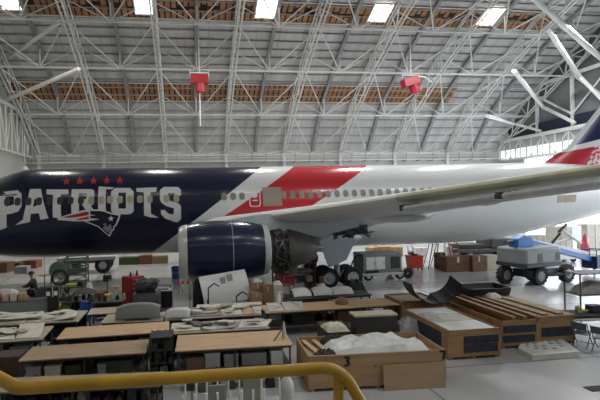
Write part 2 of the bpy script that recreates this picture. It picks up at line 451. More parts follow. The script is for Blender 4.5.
struct(b.build('trim_4', STEEL, smooth=False))
# pale tubes bracing the arches against the gables
def chord_pt(x, y):
    d = F * FPX + CR * (x - 247) + CU * (201.1 - y); best = None
    for k in range(1, 600):
        t = k * .0003 * .5; p = EYE + d * t
        for a, b_ in zip(CH, CH[1:]):
            if min(a[0], b_[0]) <= p.y <= max(a[0], b_[0]):
                if p.z > a[1] + (b_[1] - a[1]) * (p.y - a[0]) / (b_[0] - a[0]): return p
    return EYE + d * .09
def brace(label, pts, r):
    MBp = MB().path(pts, r, 10).build('brace_tube', DUCT); tag(MBp, label, 'brace tube', 'pale bracing tubes'); return MBp
brace('pale bent bracing tube, upper of the two at the top right corner', [atY(532, -3, 36), atY(590, 49, 37), atX(606, 62, XR - .3)], .25)
brace('pale bent bracing tube below the topmost one at the right edge', [chord_pt(549, 31), atY(579, 76, 42.5), atX(602, 99, XR - .3)], .22)
brace('long pale bracing tube running down to the white header beam', [chord_pt(514, 71), atY(543, 107, 48.5), atX(575, 123, XR - .75)], .2)
brace('short pale bracing tube left of the header beam, lowest on the right side', [chord_pt(487, 116), atY(515, 124, 52.5), atX(541, 131, XR - .75)], .17)
brace('pale bracing tube across the top left corner, upper of two', [chord_pt(61, 21), atX(0, 64, XL + .3)], .2)
brace('pale bracing tube at the left edge, lower of two', [chord_pt(79, 69), atX(4, 101, XL + .3)], .2)
# ================================================================== the airliner
PB = Vector((8.3, 29.05, 0))
plane = thing('airplane', 'large navy, white and red jet airliner with white lettering and five stars on its side', 'airplane', PB)
YC, ZC, AY, AZ = 29.05, 4.48, 2.515, 2.70
def livery():
    m = bpy.data.materials.new('airliner livery'); m.use_nodes = True; nt = m.node_tree; b = nt.nodes['Principled BSDF']
    b.inputs['Roughness'].default_value = .22; b.inputs['Coat Weight'].default_value = .1; b.inputs['Coat Roughness'].default_value = .08
    tc = nt.nodes.new('ShaderNodeTexCoord'); sp = nt.nodes.new('ShaderNodeSeparateXYZ'); nt.links.new(tc.outputs['Object'], sp.inputs[0])
    def M(op, a, b_):
        n = nt.nodes.new('ShaderNodeMath'); n.operation = op
        for i, v in enumerate((a, b_)):
            if isinstance(v, (int, float)): n.inputs[i].default_value = v
            else: nt.links.new(v, n.inputs[i])
        return n.outputs[0]
    x, z = M('ADD', sp.outputs['X'], PB.x), sp.outputs['Z']
    def right_of(x0, k, z0): return M('GREATER_THAN', M('SUBTRACT', x, M('MULTIPLY', M('SUBTRACT', z, z0), k)), x0)
    f1 = right_of(2.2, 1.33, 5.25); f2 = M('MULTIPLY', right_of(4.19, 1.55, 5.42), M('GREATER_THAN', z, 3.75)); f3 = right_of(9.34, 1.70, 5.7)
    col = None
    def mixc(fac, A, B):
        n = nt.nodes.new('ShaderNodeMix'); n.data_type = 'RGBA'; nt.links.new(fac, n.inputs[0])
        for i, v in ((6, A), (7, B)):
            if isinstance(v, tuple): n.inputs[i].default_value = v
            else: nt.links.new(v, n.inputs[i])
        return n.outputs[2]
    W = (.76, .77, .76, 1)
    c = mixc(f1, (.007, .010, .038, 1), W); c = mixc(f2, c, (.52, .02, .03, 1)); c = mixc(f3, c, W)
    nt.links.new(c, b.inputs['Base Color']); return m
LIV = livery()
def ring(x, zc, az, ay, n=48):
    return [Vector((x, YC + ay * math.cos(2 * PI * k / n), zc + az * math.sin(2 * PI * k / n))) for k in range(n)]
st = [(-17.6, 3.75, .05, .05), (-17.3, 3.78, .5, .55), (-16.6, 3.85, .98, 1.05), (-15.5, 3.98, 1.45, 1.5), (-14.2, 4.12, 1.85, 1.9), (-12.8, 4.22, 2.12, 2.2), (-11.3, 4.3, 2.3, 2.38), (-10.4, 4.4, 2.55, 2.48), (-9.6, ZC, 2.66, AY), (-8.5, ZC, AZ, AY)]
st += [(-8.5 + 1.5 * i, ZC, AZ, AY) for i in range(1, 18)]
def zz(x): # aft taper: bottom rises, top nearly level
    bot = [(17, 1.78), (20, 1.86), (22, 2.08), (24, 2.4), (26.1, 2.78), (29.6, 3.5), (33, 4.35), (36.5, 5.3), (37.4, 5.6)]
    tp = [(17, 7.18), (20, 7.22), (24, 7.25), (27, 7.15), (30, 7.0), (33, 6.75), (36.5, 6.35), (37.4, 6.1)]
    def ip(T):
        for (a, va), (b_, vb) in zip(T, T[1:]):
            if a <= x <= b_: return va + (vb - va) * (x - a) / (b_ - a)
        return T[-1][1]
    return ip(bot), ip(tp)
for x in (18.5, 20, 21.2, 22.4, 23.6, 24.8, 26, 27.2, 28.4, 29.6, 31, 32.5, 34, 35.5, 36.6, 37.4):
    lo, hi = zz(x); h = (hi - lo) / 2
    st.append((x, (hi + lo) / 2, h, AY * min(1, (h / 2.7) ** 1.05)))
b = MB(); b.loft([ring(*q) for q in st]); fus = b.build('fuselage', LIV, plane, world=True, angle=60)
fus['label'] = 'navy front, white and red striped body tube'
def skin(x, z, off=.012):
    lo, hi = (ZC - AZ, ZC + AZ)
    zc, az, ay = ZC, AZ, AY
    for a, c in zip(st, st[1:]):
        if a[0] <= x <= c[0]:
            q = (x - a[0]) / (c[0] - a[0]); zc, az, ay = [a[i] + (c[i] - a[i]) * q for i in (1, 2, 3)]; break
    t = max(-.999, min(.999, (z - zc) / az)); c_ = math.sqrt(1 - t * t)
    n = Vector((0, -c_ / ay, t / az)).normalized()
    return Vector((x, YC - ay * c_, z)) + n * off
def decal(name, polys, mats, parent, off=.012, label=None):   # polys: list of (outline, hole or None, material index)
    bm = bmesh.new()
    for outer, hole, mi in polys:
        loops = [[Vector((p[0], p[1], 0)) for p in outer]] + ([[Vector((p[0], p[1], 0)) for p in hole]] if hole else [])
        flat = [v for L in loops for v in L]; bv = [bm.verts.new((v.x, v.y, mi * .004)) for v in flat]
        for t in tessellate_polygon(loops):
            try: f = bm.faces.new([bv[i] for i in t]); f.material_index = mi
            except ValueError: pass
    for zc in [1.6 + .13 * i for i in range(44)]:
        bmesh.ops.bisect_plane(bm, geom=bm.verts[:] + bm.edges[:] + bm.faces[:], plane_co=(0, zc, 0), plane_no=(0, 1, 0))
    for v in bm.verts:
        v.co = skin(v.co.x, v.co.y, off + v.co.z) - wl(parent)
    bmesh.ops.recalc_face_normals(bm, faces=bm.faces)
    me = bpy.data.meshes.new(name); bm.to_mesh(me); bm.free()
    for m in mats: me.materials.append(m)
    o = bpy.data.objects.new(name, me); COL.objects.link(o); o.parent = parent
    if label: o['label'] = label
    return o
LW = mat('white vinyl', (.78, .78, .78), .35, var=.03)
GL_ = {
'P' : ([(-10.87, 5.86), (-9.49, 5.83), (-9.26, 5.62), (-9.2, 4.94), (-9.37, 4.65), (-9.66, 4.55), (-10.0, 4.49), (-10.03, 3.76), (-10.57, 3.58), (-10.67, 3.58), (-10.66, 5.53), (-10.83, 5.65)], [(-10.1, 5.49), (-9.65, 5.49), (-9.61, 5.04), (-10.02, 4.93), (-10.08, 5.02)]) ,
'A' : ([(-8.85, 5.89), (-8.26, 5.89), (-7.78, 4.22), (-8.21, 4.16), (-8.28, 4.53), (-8.71, 4.49), (-8.78, 4.04), (-9.57, 3.89), (-9.14, 4.19), (-9.0, 4.83), (-8.88, 5.5)], [(-8.54, 5.32), (-8.25, 5.32), (-8.19, 5.03), (-8.36, 4.98), (-8.59, 4.87)]) ,
'T' : ([(-7.96, 5.85), (-6.74, 5.83), (-6.73, 5.57), (-7.13, 5.55), (-7.09, 4.29), (-7.24, 4.21), (-7.54, 4.27), (-7.55, 5.53), (-7.91, 5.58)], None) ,
'R' : ([(-6.57, 5.84), (-5.43, 5.82), (-5.31, 5.69), (-5.29, 5.01), (-5.47, 4.86), (-5.31, 4.64), (-5.74, 4.61), (-5.99, 5.01), (-6.12, 5.02), (-6.12, 4.48), (-6.53, 4.43)], [(-6.15, 5.59), (-5.75, 5.58), (-5.73, 5.26), (-6.13, 5.27)]) ,
'I' : ([(-5.09, 5.98), (-4.22, 5.9), (-4.33, 5.8), (-4.67, 5.81), (-4.65, 4.6), (-5.07, 4.62)], None) ,
'O' : ([(-4.37, 5.67), (-4.17, 5.87), (-3.32, 5.86), (-3.11, 5.65), (-3.09, 4.52), (-3.25, 4.36), (-3.53, 4.33), (-4.25, 4.4), (-4.35, 4.55)], [(-3.96, 5.59), (-3.53, 5.59), (-3.53, 4.67), (-3.94, 4.68)]) ,
't' : ([(-2.95, 5.84), (-1.78, 5.87), (-1.81, 5.59), (-2.14, 5.58), (-2.12, 4.35), (-1.69, 4.1), (-2.1, 4.12), (-2.51, 4.24), (-2.52, 5.58), (-2.94, 5.63)], None) ,
'S' : ([(-1.6, 5.71), (-1.37, 5.88), (-0.55, 5.87), (-0.38, 5.69), (-0.39, 5.36), (-0.76, 5.37), (-0.76, 5.52), (-1.14, 5.52), (-1.17, 5.17), (-1.03, 5.05), (-0.57, 4.92), (-0.4, 4.75), (-0.41, 3.99), (-0.59, 3.81), (-0.76, 3.82), (-1.33, 4.04), (-1.55, 4.31), (-1.55, 4.54), (-1.32, 4.53), (-1.15, 4.33), (-0.84, 4.26), (-0.8, 4.61), (-1.26, 4.77), (-1.49, 4.94), (-1.6, 5.12)], None) ,
'streak' : ([(-7.3, 4.18), (-7.05, 4.31), (-5.85, 4.64), (-5.51, 4.62), (-5.51, 4.37), (-5.22, 4.33), (-5.52, 4.3), (-5.52, 4.17), (-5.01, 4.1), (-5.65, 4.01), (-6.41, 4.02), (-7.28, 4.11)], None) ,
'red1' : ([(-7.05, 4.26), (-5.74, 4.55), (-5.58, 4.52), (-5.59, 4.36), (-6.08, 4.27), (-6.62, 4.22)], None) ,
'red2' : ([(-6.36, 4.12), (-5.58, 4.28), (-5.59, 4.12), (-6.08, 4.08)], None) ,
'arc' : ([(-5.52, 4.65), (-4.97, 4.66), (-4.69, 4.59), (-4.31, 4.43), (-3.82, 4.35), (-3.9, 4.08), (-4.09, 3.71), (-4.21, 3.62), (-4.23, 3.48), (-4.34, 3.39), (-4.51, 3.07), (-4.59, 3.11), (-5.12, 3.66), (-5.87, 4.0), (-5.81, 4.03), (-5.09, 3.71), (-4.62, 3.22), (-4.56, 3.17), (-4.42, 3.42), (-4.3, 3.52), (-4.28, 3.65), (-4.15, 3.77), (-3.97, 4.17), (-3.95, 4.28), (-4.34, 4.36), (-4.72, 4.51), (-4.97, 4.57), (-5.52, 4.58)], None) ,
'face' : ([(-4.88, 3.58), (-4.67, 3.78), (-4.6, 3.66), (-4.42, 3.82), (-4.36, 3.66), (-4.36, 3.48), (-4.5, 3.25), (-4.65, 3.37)], None) ,
'brow' : ([(-4.85, 3.82), (-4.68, 3.86), (-4.61, 3.8), (-4.8, 3.74)], None) ,
'wstar' : ([(-4.37, 4.3), (-4.33, 4.18), (-4.2, 4.17), (-4.31, 4.09), (-4.28, 3.96), (-4.38, 4.04), (-4.49, 3.97), (-4.45, 4.09), (-4.54, 4.18), (-4.42, 4.18)], None) ,
'star0' : ([(-7.0, 6.57), (-6.89, 6.39), (-6.72, 6.38), (-6.83, 6.27), (-6.75, 6.09), (-6.91, 6.19), (-7.04, 6.09), (-7.03, 6.27), (-7.19, 6.39), (-7.01, 6.39)], None) ,
'star1' : ([(-6.25, 6.59), (-6.15, 6.4), (-5.98, 6.39), (-6.09, 6.28), (-6.02, 6.1), (-6.18, 6.2), (-6.31, 6.1), (-6.29, 6.28), (-6.45, 6.4), (-6.27, 6.41)], None) ,
'star2' : ([(-5.47, 6.59), (-5.37, 6.4), (-5.2, 6.39), (-5.32, 6.28), (-5.25, 6.1), (-5.41, 6.2), (-5.54, 6.1), (-5.52, 6.28), (-5.67, 6.4), (-5.5, 6.41)], None) ,
'star3' : ([(-4.72, 6.6), (-4.63, 6.42), (-4.45, 6.41), (-4.57, 6.29), (-4.51, 6.11), (-4.66, 6.21), (-4.8, 6.11), (-4.77, 6.29), (-4.93, 6.41), (-4.75, 6.42)], None) ,
'star4' : ([(-3.96, 6.6), (-3.88, 6.42), (-3.7, 6.41), (-3.83, 6.29), (-3.76, 6.11), (-3.92, 6.21), (-4.06, 6.11), (-4.03, 6.29), (-4.18, 6.41), (-4.0, 6.42)], None) ,
}

for k in ('P', 'A', 'T', 'R', 'I', 'O', 't', 'S'):
    decal('letter', [(GL_[k][0], GL_[k][1], 0)], [LW], fus, label='white painted letter %s' % k.upper())
LRED = mat('red vinyl', (.48, .015, .03), .35, var=.03); LGR = mat('grey vinyl', (.3, .32, .36), .4, var=.3, scale=8)
for i in range(5): decal('star', [(GL_['star%d' % i][0], None, 0)], [LRED], fus, label='red star')
decal('team_emblem', [(GL_['streak'][0], None, 0), (GL_['arc'][0], None, 0), (GL_['face'][0], None, 2), (GL_['brow'][0], None, 2), (GL_['wstar'][0], None, 0), (GL_['red1'][0], None, 1), (GL_['red2'][0], None, 1)],
      [LW, LRED, LGR], fus, off=.016, label='white outlined head emblem with red streaks')
# cabin windows
WG = mat('dark window pane', (.06, .065, .06), .15, var=.3); WT = mat('paper covered window', (.5, .44, .3), .7, var=.15); WM = mat('dusty window pane', (.25, .23, .2), .3, var=.2)
def rrect(x, z, w, h, r, n=4):
    P = []
    for cx, cz, a0 in ((x + w / 2 - r, z + h / 2 - r, 0), (x - w / 2 + r, z + h / 2 - r, 90), (x - w / 2 + r, z - h / 2 + r, 180), (x + w / 2 - r, z - h / 2 + r, 270)):
        for i in range(n + 1): P.append((cx + r * math.cos(R_(a0 + 90 * i / n)), cz + r * math.sin(R_(a0 + 90 * i / n))))
    return P
xs = [(-9.99 + .567 * k, WG if k < 8 else WT) for k in range(10)] + [(-4.42 + .56 * k, WT) for k in range(5)] + [(-1.22, WT), (-.65, WT), (2.14, WM), (2.68, WM), (3.21, WM)]
xs += [(5.74 + .557 * k, WM) for k in range(24)]
RIM = mat('window rim', (.3, .29, .27), .4)
for x, m in xs:
    z = 5.19 if x < 0 else 5.24 + max(0, x - 2) * .007
    decal('cabin_window', [(rrect(x, z, .33, .44, .13), None, 0), (rrect(x, z, .27, .38, .11), None, 1)], [RIM if m is WM and x > 2 else m, m], fus, off=.02)
# overwing exit outline and covered opening
ex = rrect(3.98, 5.12, .68, 1.05, .16); ei = rrect(3.98, 5.12, .56, .93, .12)
decal('exit_outline', [(ex, ei, 0), (rrect(3.98, 4.98, .3, .08, .03), None, 0), (rrect(3.98, 5.34, .33, .42, .14), None, 0)], [LW], fus, off=.014, label='white outlined exit door')
b = MB(); C0 = [skin(4.46 + .02 * 0 + 1.17 * i / 4, 4.62 + 1.14 * j / 5, .02) for j in range(6) for i in range(5)]
b.slab([[C0[j * 5 + i] for i in range(5)] for j in range(6)], (0, 1, 0), -.035)
b.build('opening_cover', mat('tan cover paper', (.36, .29, .23), .7, var=.06), fus, world=True)['label'] = 'tan cover over an exit opening'
decal('patch', [([(24.2, 4.42), (25.75, 4.42), (25.8, 4.9), (24.25, 4.9)], None, 0)], [mat('kraft patch', (.5, .42, .33), .7)], fus, off=.015, label='tan paper patch')
# belly fairing
b = MB(); rr = []
for x, h, wd in ((-.8, .05, .3), (.3, .55, 1.5), (1.8, .95, 2.2), (5, 1.05, 2.5), (8, 1.05, 2.5), (10, .8, 2.2), (11.4, .4, 1.5), (12.2, .05, .3)):
    rr.append([Vector((x, YC + wd * math.cos(2 * PI * k / 24), 2.6 + (h if math.sin(2 * PI * k / 24) < 0 else .5 * h) * math.sin(2 * PI * k / 24))) for k in range(24)])
b.loft(rr); b.build('belly_fairing', mat('pale blue grey paint', (.64, .68, .71), .3, var=.06), plane, world=True, angle=60)
# wings
WGREY = mat('wing grey', (.7, .7, .68), .4, var=.08, scale=.8); WLO = mat('wing underside', (.6, .63, .65), .45, var=.12, scale=.8)
def wing_st(q):                                          # q 0 at the body side .. 1 at the tip -> LE point, chord, thickness
    Y = 26.9 - 21.65 * q
    LEx = -.25 + .68 * (26.9 - Y)
    TEx = 10.6 + (0.05 * (26.9 - Y) if Y > 19.5 else .37 + (19.5 - Y) * .41)
    z = 3.4 + (26.9 - Y) * .137
    ch = TEx - LEx
    return LEx, Y, z, ch, (.135 - .035 * q)
SEC = [(1, 0), (.8, .028), (.55, .06), (.3, .07), (.15, .062), (.06, .045), (.015, .025), (0, 0), (.015, -.025), (.06, -.038), (.15, -.048), (.3, -.055), (.55, -.045), (.8, -.015)]
def wing_ring(q):
    x, Y, z, c, t = wing_st(q); k = t / .135
    return [Vector((x + s_ * c, Y, z + h * c * k * .95 - s_ * c * .03)) for s_, h in SEC]
QS = [0, .06, .13, .2, .27, .33, .4, .47, .525, .53, .6, .7, .8, .9, .96, 1]
b = MB(); b.loft([wing_ring(q) for q in QS], mf=lambda i, k: (1 if i >= 8 else 0) if 3 <= k <= 9 else (2 if k >= 10 or k == 13 else 0))
wing = b.build('wing', [WGREY, PRIMER, WLO], plane, world=True, angle=50); wing['label'] = 'near wing with bare olive leading edge'
# drooped slats along the outer leading edge, with dark gaps and tracks
SLM = mat('slat grey', (.5, .52, .53), .4, var=.12)
for a, c in ((.54, .655), (.665, .77), (.78, .88), (.89, .97)):
    P = []
    for i in range(7):
        q = a + (c - a) * i / 6; x, Y, z, ch, t = wing_st(q); z += .35 * max(0, q - .62)
        P.append([Vector((x + dx, Y, z + dz)) for dx, dz in ((.12, -.3), (-.02, -.33), (-.1, -.4), (-.06, -.5), (.12, -.55), (.5, -.54))])
    b = MB(); b.slab(P, (.5, 0, .8), .04); sl = b.build('slat', SLM, wing, world=True)
for (q0, q1, n_) in ((.532, .556, 5), (.655, .675, 4)):    # exposed tracks and actuators in the gaps between the slats
    for i in range(n_):
        q = q0 + (q1 - q0) * i / (n_ - 1); x, Y, z, ch, t = wing_st(q)
        b = MB(); b.box(x + .0, x + .5, Y - .06, Y + .06, z - .5 + .04 * (i % 2), z - .28); b.tube((x + .1, Y - .1, z - .45), (x + .3, Y + .15, z - .3), .05, 6); b.build('slat_track', DGREY, wing, world=True)
# torn olive rib at the inner end of the slats and fairings under the wing
x, Y, z, ch, t = wing_st(.525)
X = Matrix.Translation((x, Y, z)) @ Matrix.Rotation(R_(-56), 4, 'Z')
MB().prism([(-.2, .25), (.35, .38), (.1, .05), (-.05, -.45), (.1, -.8), (-.1, -.85), (-.3, -.5), (-.45, -.1)], -.05, .05, X=X).build('leading_edge_rib', PRIMER, wing)
for (q, f0, f1, dz) in ((.33, .55, 1.12, -.3), (.5, .62, 1.02, -.02)):
    x, Y, z, ch, t = wing_st(q); b = MB()
    b.path([(x + ch * (f0 + (f1 - f0) * s_ / 6), Y, z + dz - .12 * math.sin(PI * s_ / 6) + .2 * (s_ == 6)) for s_ in range(7)], .2, 10, radii=[.03, .12, .17, .18, .16, .1, .02])
    b.build('flap_fairing', WLO, wing, world=True)
wing2 = copy_tree(wing, plane); wing2.scale = (1, -1, 1)
# gear bay and doors
MB().box(8.1, 9.9, 23.9, 25.9, 2.95, 3.6).build('wheel_well', DGREY, plane, world=True, bevel=.05)
b = MB()
for i in range(60):
    p = Vector((8.1 + random.random() * 1.9, 23.7 + random.random() * .8, 2.9 + random.random() * .6)); d = Vector((random.uniform(-.6, .6), random.uniform(-.2, .2), random.uniform(-.25, .3)))
    b.tube(p, p + d, .025 + .03 * random.random(), 5)
b.build('hydraulic_lines', BLACK, plane, world=True)
GD = mat('pale blue grey door', (.5, .56, .6), .35, var=.05)
def quadslab(pts, d, name, m, par): return MB().slab([[Vector(pts[0]), Vector(pts[1])], [Vector(pts[3]), Vector(pts[2])]], d, .06).build(name, m, par, world=True)
quadslab([(7.0, 23.7, 2.75), (9.2, 23.9, 2.75), (8.55, 23.75, 1.6), (7.5, 23.6, 1.25)], (0, -1, .1), 'gear_door', GD, plane)
quadslab([(4.2, 24.6, 2.9), (7.4, 24.6, 2.7), (7.4, 24.4, 2.0), (5.2, 24.4, 2.3)], (0, -1, .1), 'gear_door', GD, plane)
quadslab([(1.5, 26.0, 3.4), (7.2, 25.9, 3.3), (7.2, 26.0, 2.4), (2.5, 26.2, 2.2)], (0, -1, .2), 'wing_root_panel', GD, plane)
# landing gear
TY = mat('tyre', (.022, .022, .024), .8, var=.3)
def wheel(name, x, y, z, r, wd, par, hubm=LGREY, ax='y'):
    b = MB(); b.lathe([(-wd / 2, r * .55), (-wd / 2, r * .86), (-wd * .36, r * .97), (0, r), (wd * .36, r * .97), (wd / 2, r * .86), (wd / 2, r * .55)], (x, y, z), ax, 28, cap=False)
    o = b.build(name, TY, par, world=True)
    h = MB(); h.lathe([(-wd * .52, r * .14), (-wd * .54, r * .2), (-wd * .42, r * .3), (-wd * .47, r * .5), (-wd * .5, r * .56), (wd * .5, r * .56), (wd * .4, r * .3), (wd * .52, r * .14)], (x, y, z), ax, 20)
    h.build('hub', hubm, o, world=True); return o
def gear(yc):
    g = MB(); g.tube((8.33, yc, .75), (8.33, yc, 3.2), .16, 12, m=0); g.tube((8.33, yc, .7), (8.33, yc, 1.7), .11, 12)
    g.tube((7.66, yc, .6), (9.02, yc, .6), .12, 10); g.tube((8.33, yc, 2), (6.9, yc, 3), .08); g.tube((8.4, yc - .1, 1.9), (9.3, yc, 2.9), .07)
    for x in (7.66, 9.02): g.tube((x, yc - .7, .585), (x, yc + .7, .585), .08, 8)
    gl = g.build('main_gear_leg', LGREY, plane, world=True)
    for x in (7.66, 9.02):
        for dy in (-.55, .55): wheel('wheel', x, yc + dy, .585, .585, .42, plane)
gear(24.75); gear(33.35)
g = MB(); g.tube((-13.2, YC, .45), (-13.2, YC, 2.6), .12, 12); g.tube((-13.2, YC - .4, .46), (-13.2, YC + .4, .46), .06); g.build('nose_gear_leg', LGREY, plane, world=True)
for dy in (-.3, .3): wheel('wheel', -13.2, YC + dy, .46, .46, .3, plane)
# engine
EY, EZ = 21.0, 2.66
def engine(ey, mirror=1):
    ez = EZ
    fc = MB(); fc.lathe([(-.06, 1.27), (.3, 1.35), (1.2, 1.4), (2.2, 1.385), (2.9, 1.31), (3.3, 1.22), (3.42, 1.18), (3.35, 1.1), (1, 1.2), (-.06, 1.2)], (0, ey, ez), 'x', 48, cap=False)
    cowl = fc.build('fan_cowl', NAVY, plane, world=True); cowl['label'] = 'glossy navy engine cowl'
    b = MB()
    for x in (1.95,):
        b.lathe([(x - .012, 1.405), (x + .012, 1.405)], (0, ey, ez), 'x', 48, cap=False)
    b.build('cowl_seam', LGREY, cowl, world=True)
    b = MB(); b.lathe([(-.06, 1.275), (-.28, 1.23), (-.41, 1.15), (-.45, 1.09), (-.38, 1.02), (-.2, .99), (.6, 1.08)], (0, ey, ez), 'x', 48, cap=False)
    b.build('inlet_lip', mat('lip metal', (.66, .66, .64), .3, metal=.3, var=.08), plane, world=True)
    b = MB(); b.lathe([(.6, 1.1), (.62, .35), (.2, .25), (-.1, .03)], (0, ey, ez), 'x', 32); b.build('fan', DGREY, plane, world=True)
    b = MB(); b.lathe([(3.38, 1.18), (3.46, 1.2), (3.64, 1.16), (3.7, 1.08), (3.66, .95)], (0, ey, ez), 'x', 40); b.build('cowl_ring', mat('pale ring', (.62, .64, .64), .4), plane, world=True)
    b = MB(); b.lathe([(3.5, .8), (4.9, .75)], (0, ey, ez), 'x', 20); core = b.build('engine_core', DGREY, plane, world=True)
    b = MB(); rnd = random.Random(3)
    for i in range(70):
        a = rnd.random() * 2 * PI; a2 = a + rnd.uniform(-.6, .6); x0, x1 = sorted((rnd.uniform(3.7, 4.75), rnd.uniform(3.7, 4.75))); r_ = rnd.uniform(.78, 1.02)
        b.path([(x0, ey + r_ * math.cos(a), ez + r_ * math.sin(a)), ((x0 + x1) / 2, ey + (r_ + .05) * math.cos((a + a2) / 2), ez + (r_ + .05) * math.sin((a + a2) / 2)), (x1, ey + r_ * math.cos(a2), ez + r_ * math.sin(a2))], rnd.choice((.02, .03, .045, .07)), 6)
    for x in (3.95, 4.3, 4.65): b.lathe([(x - .03, .98), (x + .03, .98)], (0, ey, ez), 'x', 28)
    b.build('pipework', mat('oily steel', (.12, .115, .11), .4, metal=.5, var=.5, scale=12), core, world=True)
    b = MB(); b.lathe([(4.55, .95), (4.85, .93), (5.6, .7), (5.95, .56), (5.9, .5), (5.2, .6)], (0, ey, ez), 'x', 36); b.build('core_cowl', TITAN, plane, world=True)
    b = MB(); b.lathe([(5.7, .34), (6.1, .22), (6.4, .05)], (0, ey, ez), 'x', 24); b.build('exhaust_plug', TITAN, plane, world=True)
    b = MB(); b.loft([[Vector((x, ey + sy * wd, z)) for sy, z in ((-1, zl), (1, zl), (.6, zh), (-.6, zh))] for x, wd, zl, zh in ((1.6, .1, 3.95, 4.05), (3.2, .22, 3.7, 4.3), (4.2, .28, 3.45, 4.35), (6.2, .28, 3.2, 4.1), (8.2, .1, 3.6, 3.9))])
    b.build('pylon', GD, plane, world=True)
engine(EY); engine(2 * YC - EY)
# fin and tailplane
def fin_mat():
    m = bpy.data.materials.new('fin livery'); m.use_nodes = True; nt = m.node_tree; b = nt.nodes['Principled BSDF']; b.inputs['Roughness'].default_value = .25
    tc = nt.nodes.new('ShaderNodeTexCoord'); sp = nt.nodes.new('ShaderNodeSeparateXYZ'); nt.links.new(tc.outputs['Object'], sp.inputs[0])
    def M(op, a, b_):
        n = nt.nodes.new('ShaderNodeMath'); n.operation = op
        for i, v in enumerate((a, b_)):
            if isinstance(v, (int, float)): n.inputs[i].default_value = v
            else: nt.links.new(v, n.inputs[i])
        return n.outputs[0]
    x, z = M('ADD', sp.outputs['X'], PB.x), sp.outputs['Z']
    def above(z0, k): return M('GREATER_THAN', M('SUBTRACT', z, M('MULTIPLY', M('SUBTRACT', x, 27.1), k)), z0)
    def mixc(fac, A, B):
        n = nt.nodes.new('ShaderNodeMix'); n.data_type = 'RGBA'; nt.links.new(fac, n.inputs[0])
        for i, v in ((6, A), (7, B)):
            if isinstance(v, tuple): n.inputs[i].default_value = v
            else: nt.links.new(v, n.inputs[i])
        return n.outputs[2]
    vo = nt.nodes.new('ShaderNodeTexNoise'); vo.inputs['Scale'].default_value = 4.5; vo.inputs['Detail'].default_value = 3; nt.links.new(tc.outputs['Object'], vo.inputs['Vector'])
    spk = M('MULTIPLY', M('GREATER_THAN', vo.outputs['Fac'], .5), M('MULTIPLY', M('GREATER_THAN', M('ADD', x, M('MULTIPLY', z, -.5)), 24.75), M('LESS_THAN', z, 8.35)))
    red = mixc(spk, (.52, .02, .035, 1), (.7, .6, .6, 1))
    c = mixc(above(8.03, .16), red, (.76, .77, .77, 1)); c = mixc(above(8.33, .225), c, (.012, .018, .075, 1))
    le = M('MULTIPLY', M('GREATER_THAN', z, 8.05), M('GREATER_THAN', M('SUBTRACT', z, M('MULTIPLY', M('SUBTRACT', x, 27.1), 1.09)), 7.9))   # pale strip along the leading edge
    c = mixc(le, c, (.72, .73, .74, 1))
    nt.links.new(c, b.inputs['Base Color']); return m
rings = []
for z, le, te in ((6.7, 24.9, 35.6), (7.39, 25.4, 35.9), (8.31, 27.1, 36.2), (11.31, 29.84, 37.4), (15.85, 34.0, 39.2)):
    c = te - le; h = min(.42, .045 * c)
    rings.append([Vector((le + s_ * c, YC + sg * h * k, z)) for s_, k, sg in ((0, 0, 1), (.05, .5, 1), (.25, 1, 1), (.6, .7, 1), (1, .03, 1), (1, .03, -1), (.6, .7, -1), (.25, 1, -1), (.05, .5, -1))])
b = MB(); b.loft(rings); b.build('tail_fin', fin_mat(), plane, world=True)['label'] = 'navy fin with red base and white edge'
b = MB(); rings = []
for y, le, te, z in ((28.4, 28.2, 34.6, 5.35), (26.5, 29.6, 34.9, 5.55), (19.8, 34.6, 37.3, 6.3)):
    c = te - le; rings.append([Vector((le + s_ * c, y, z + h * c)) for s_, h in ((0, 0), (.1, .03), (.4, .045), (1, .005), (1, -.005), (.4, -.045), (.1, -.03))])
b.loft(rings); sb = b.build('tailplane', WHITE, plane, world=True)
s2 = copy_tree(sb, plane); s2.scale = (1, -1, 1)
# ================================================================== things on the hangar floor
def fr(xa, ya, xb, yb, z=0.0):                          # front edge between two photo points at height z
    A, B = at(xa, ya, z), at(xb, yb, z); L = A.lerp(B, .5); L.z = z
    return L, (B - A).length, math.atan2(B.y - A.y, B.x - A.x), mpp(L)
def rz_of(q): return Matrix.Rotation(q, 4, 'Z')
def loc_pt(t, P): return Matrix.Rotation(-t.rotation_euler.z, 4, 'Z') @ (Vector(P) - Vector(t.location))
IRON = mat('dark iron frame', (.05, .048, .045), .5, var=.2)
def table(label, f, depth, top, z=.9, shelf=True, legs=IRON, th=.035, cat='table', back=False):
    L, w, rz, m = f
    t = thing('work_table', label, cat, (L.x, L.y, 0), rz)
    h = w / 2; MB().box(-h, h, 0, depth, z - th, z).build('tabletop', top, t, bevel=.006)
    b = MB()
    for y in (.05, depth - .09): b.box(-h + .04, h - .04, y, y + .04, z - th - .06, z - th)
    for x in (-h + .04, h - .08): b.box(x, x + .04, .05, depth - .05, z - th - .06, z - th)
    b.build('frame', legs, t, smooth=False)
    for x in (-h + .06, h - .1):
        for y in (.06, depth - .1): MB().box(x, x + .045, y, y + .045, 0, z - th).build('leg', legs, t, smooth=False)
    if w > 2.6:
        for y in (.06, depth - .1): MB().box(-.02, .025, y, y + .045, 0, z - th).build('leg', legs, t, smooth=False)
    if back: MB().box(-h + .05, h - .05, depth - .05, depth - .03, .05, z - .12).build('back_panel', mat('near black board', (.05, .045, .04), .8), t, smooth=False)  # dark sheet added to stand in for the shade under the table
    if shelf: MB().box(-h + .06, h - .06, .06, depth - .06, .3, .325).build('shelf', DGREY, t, smooth=False)
    return t
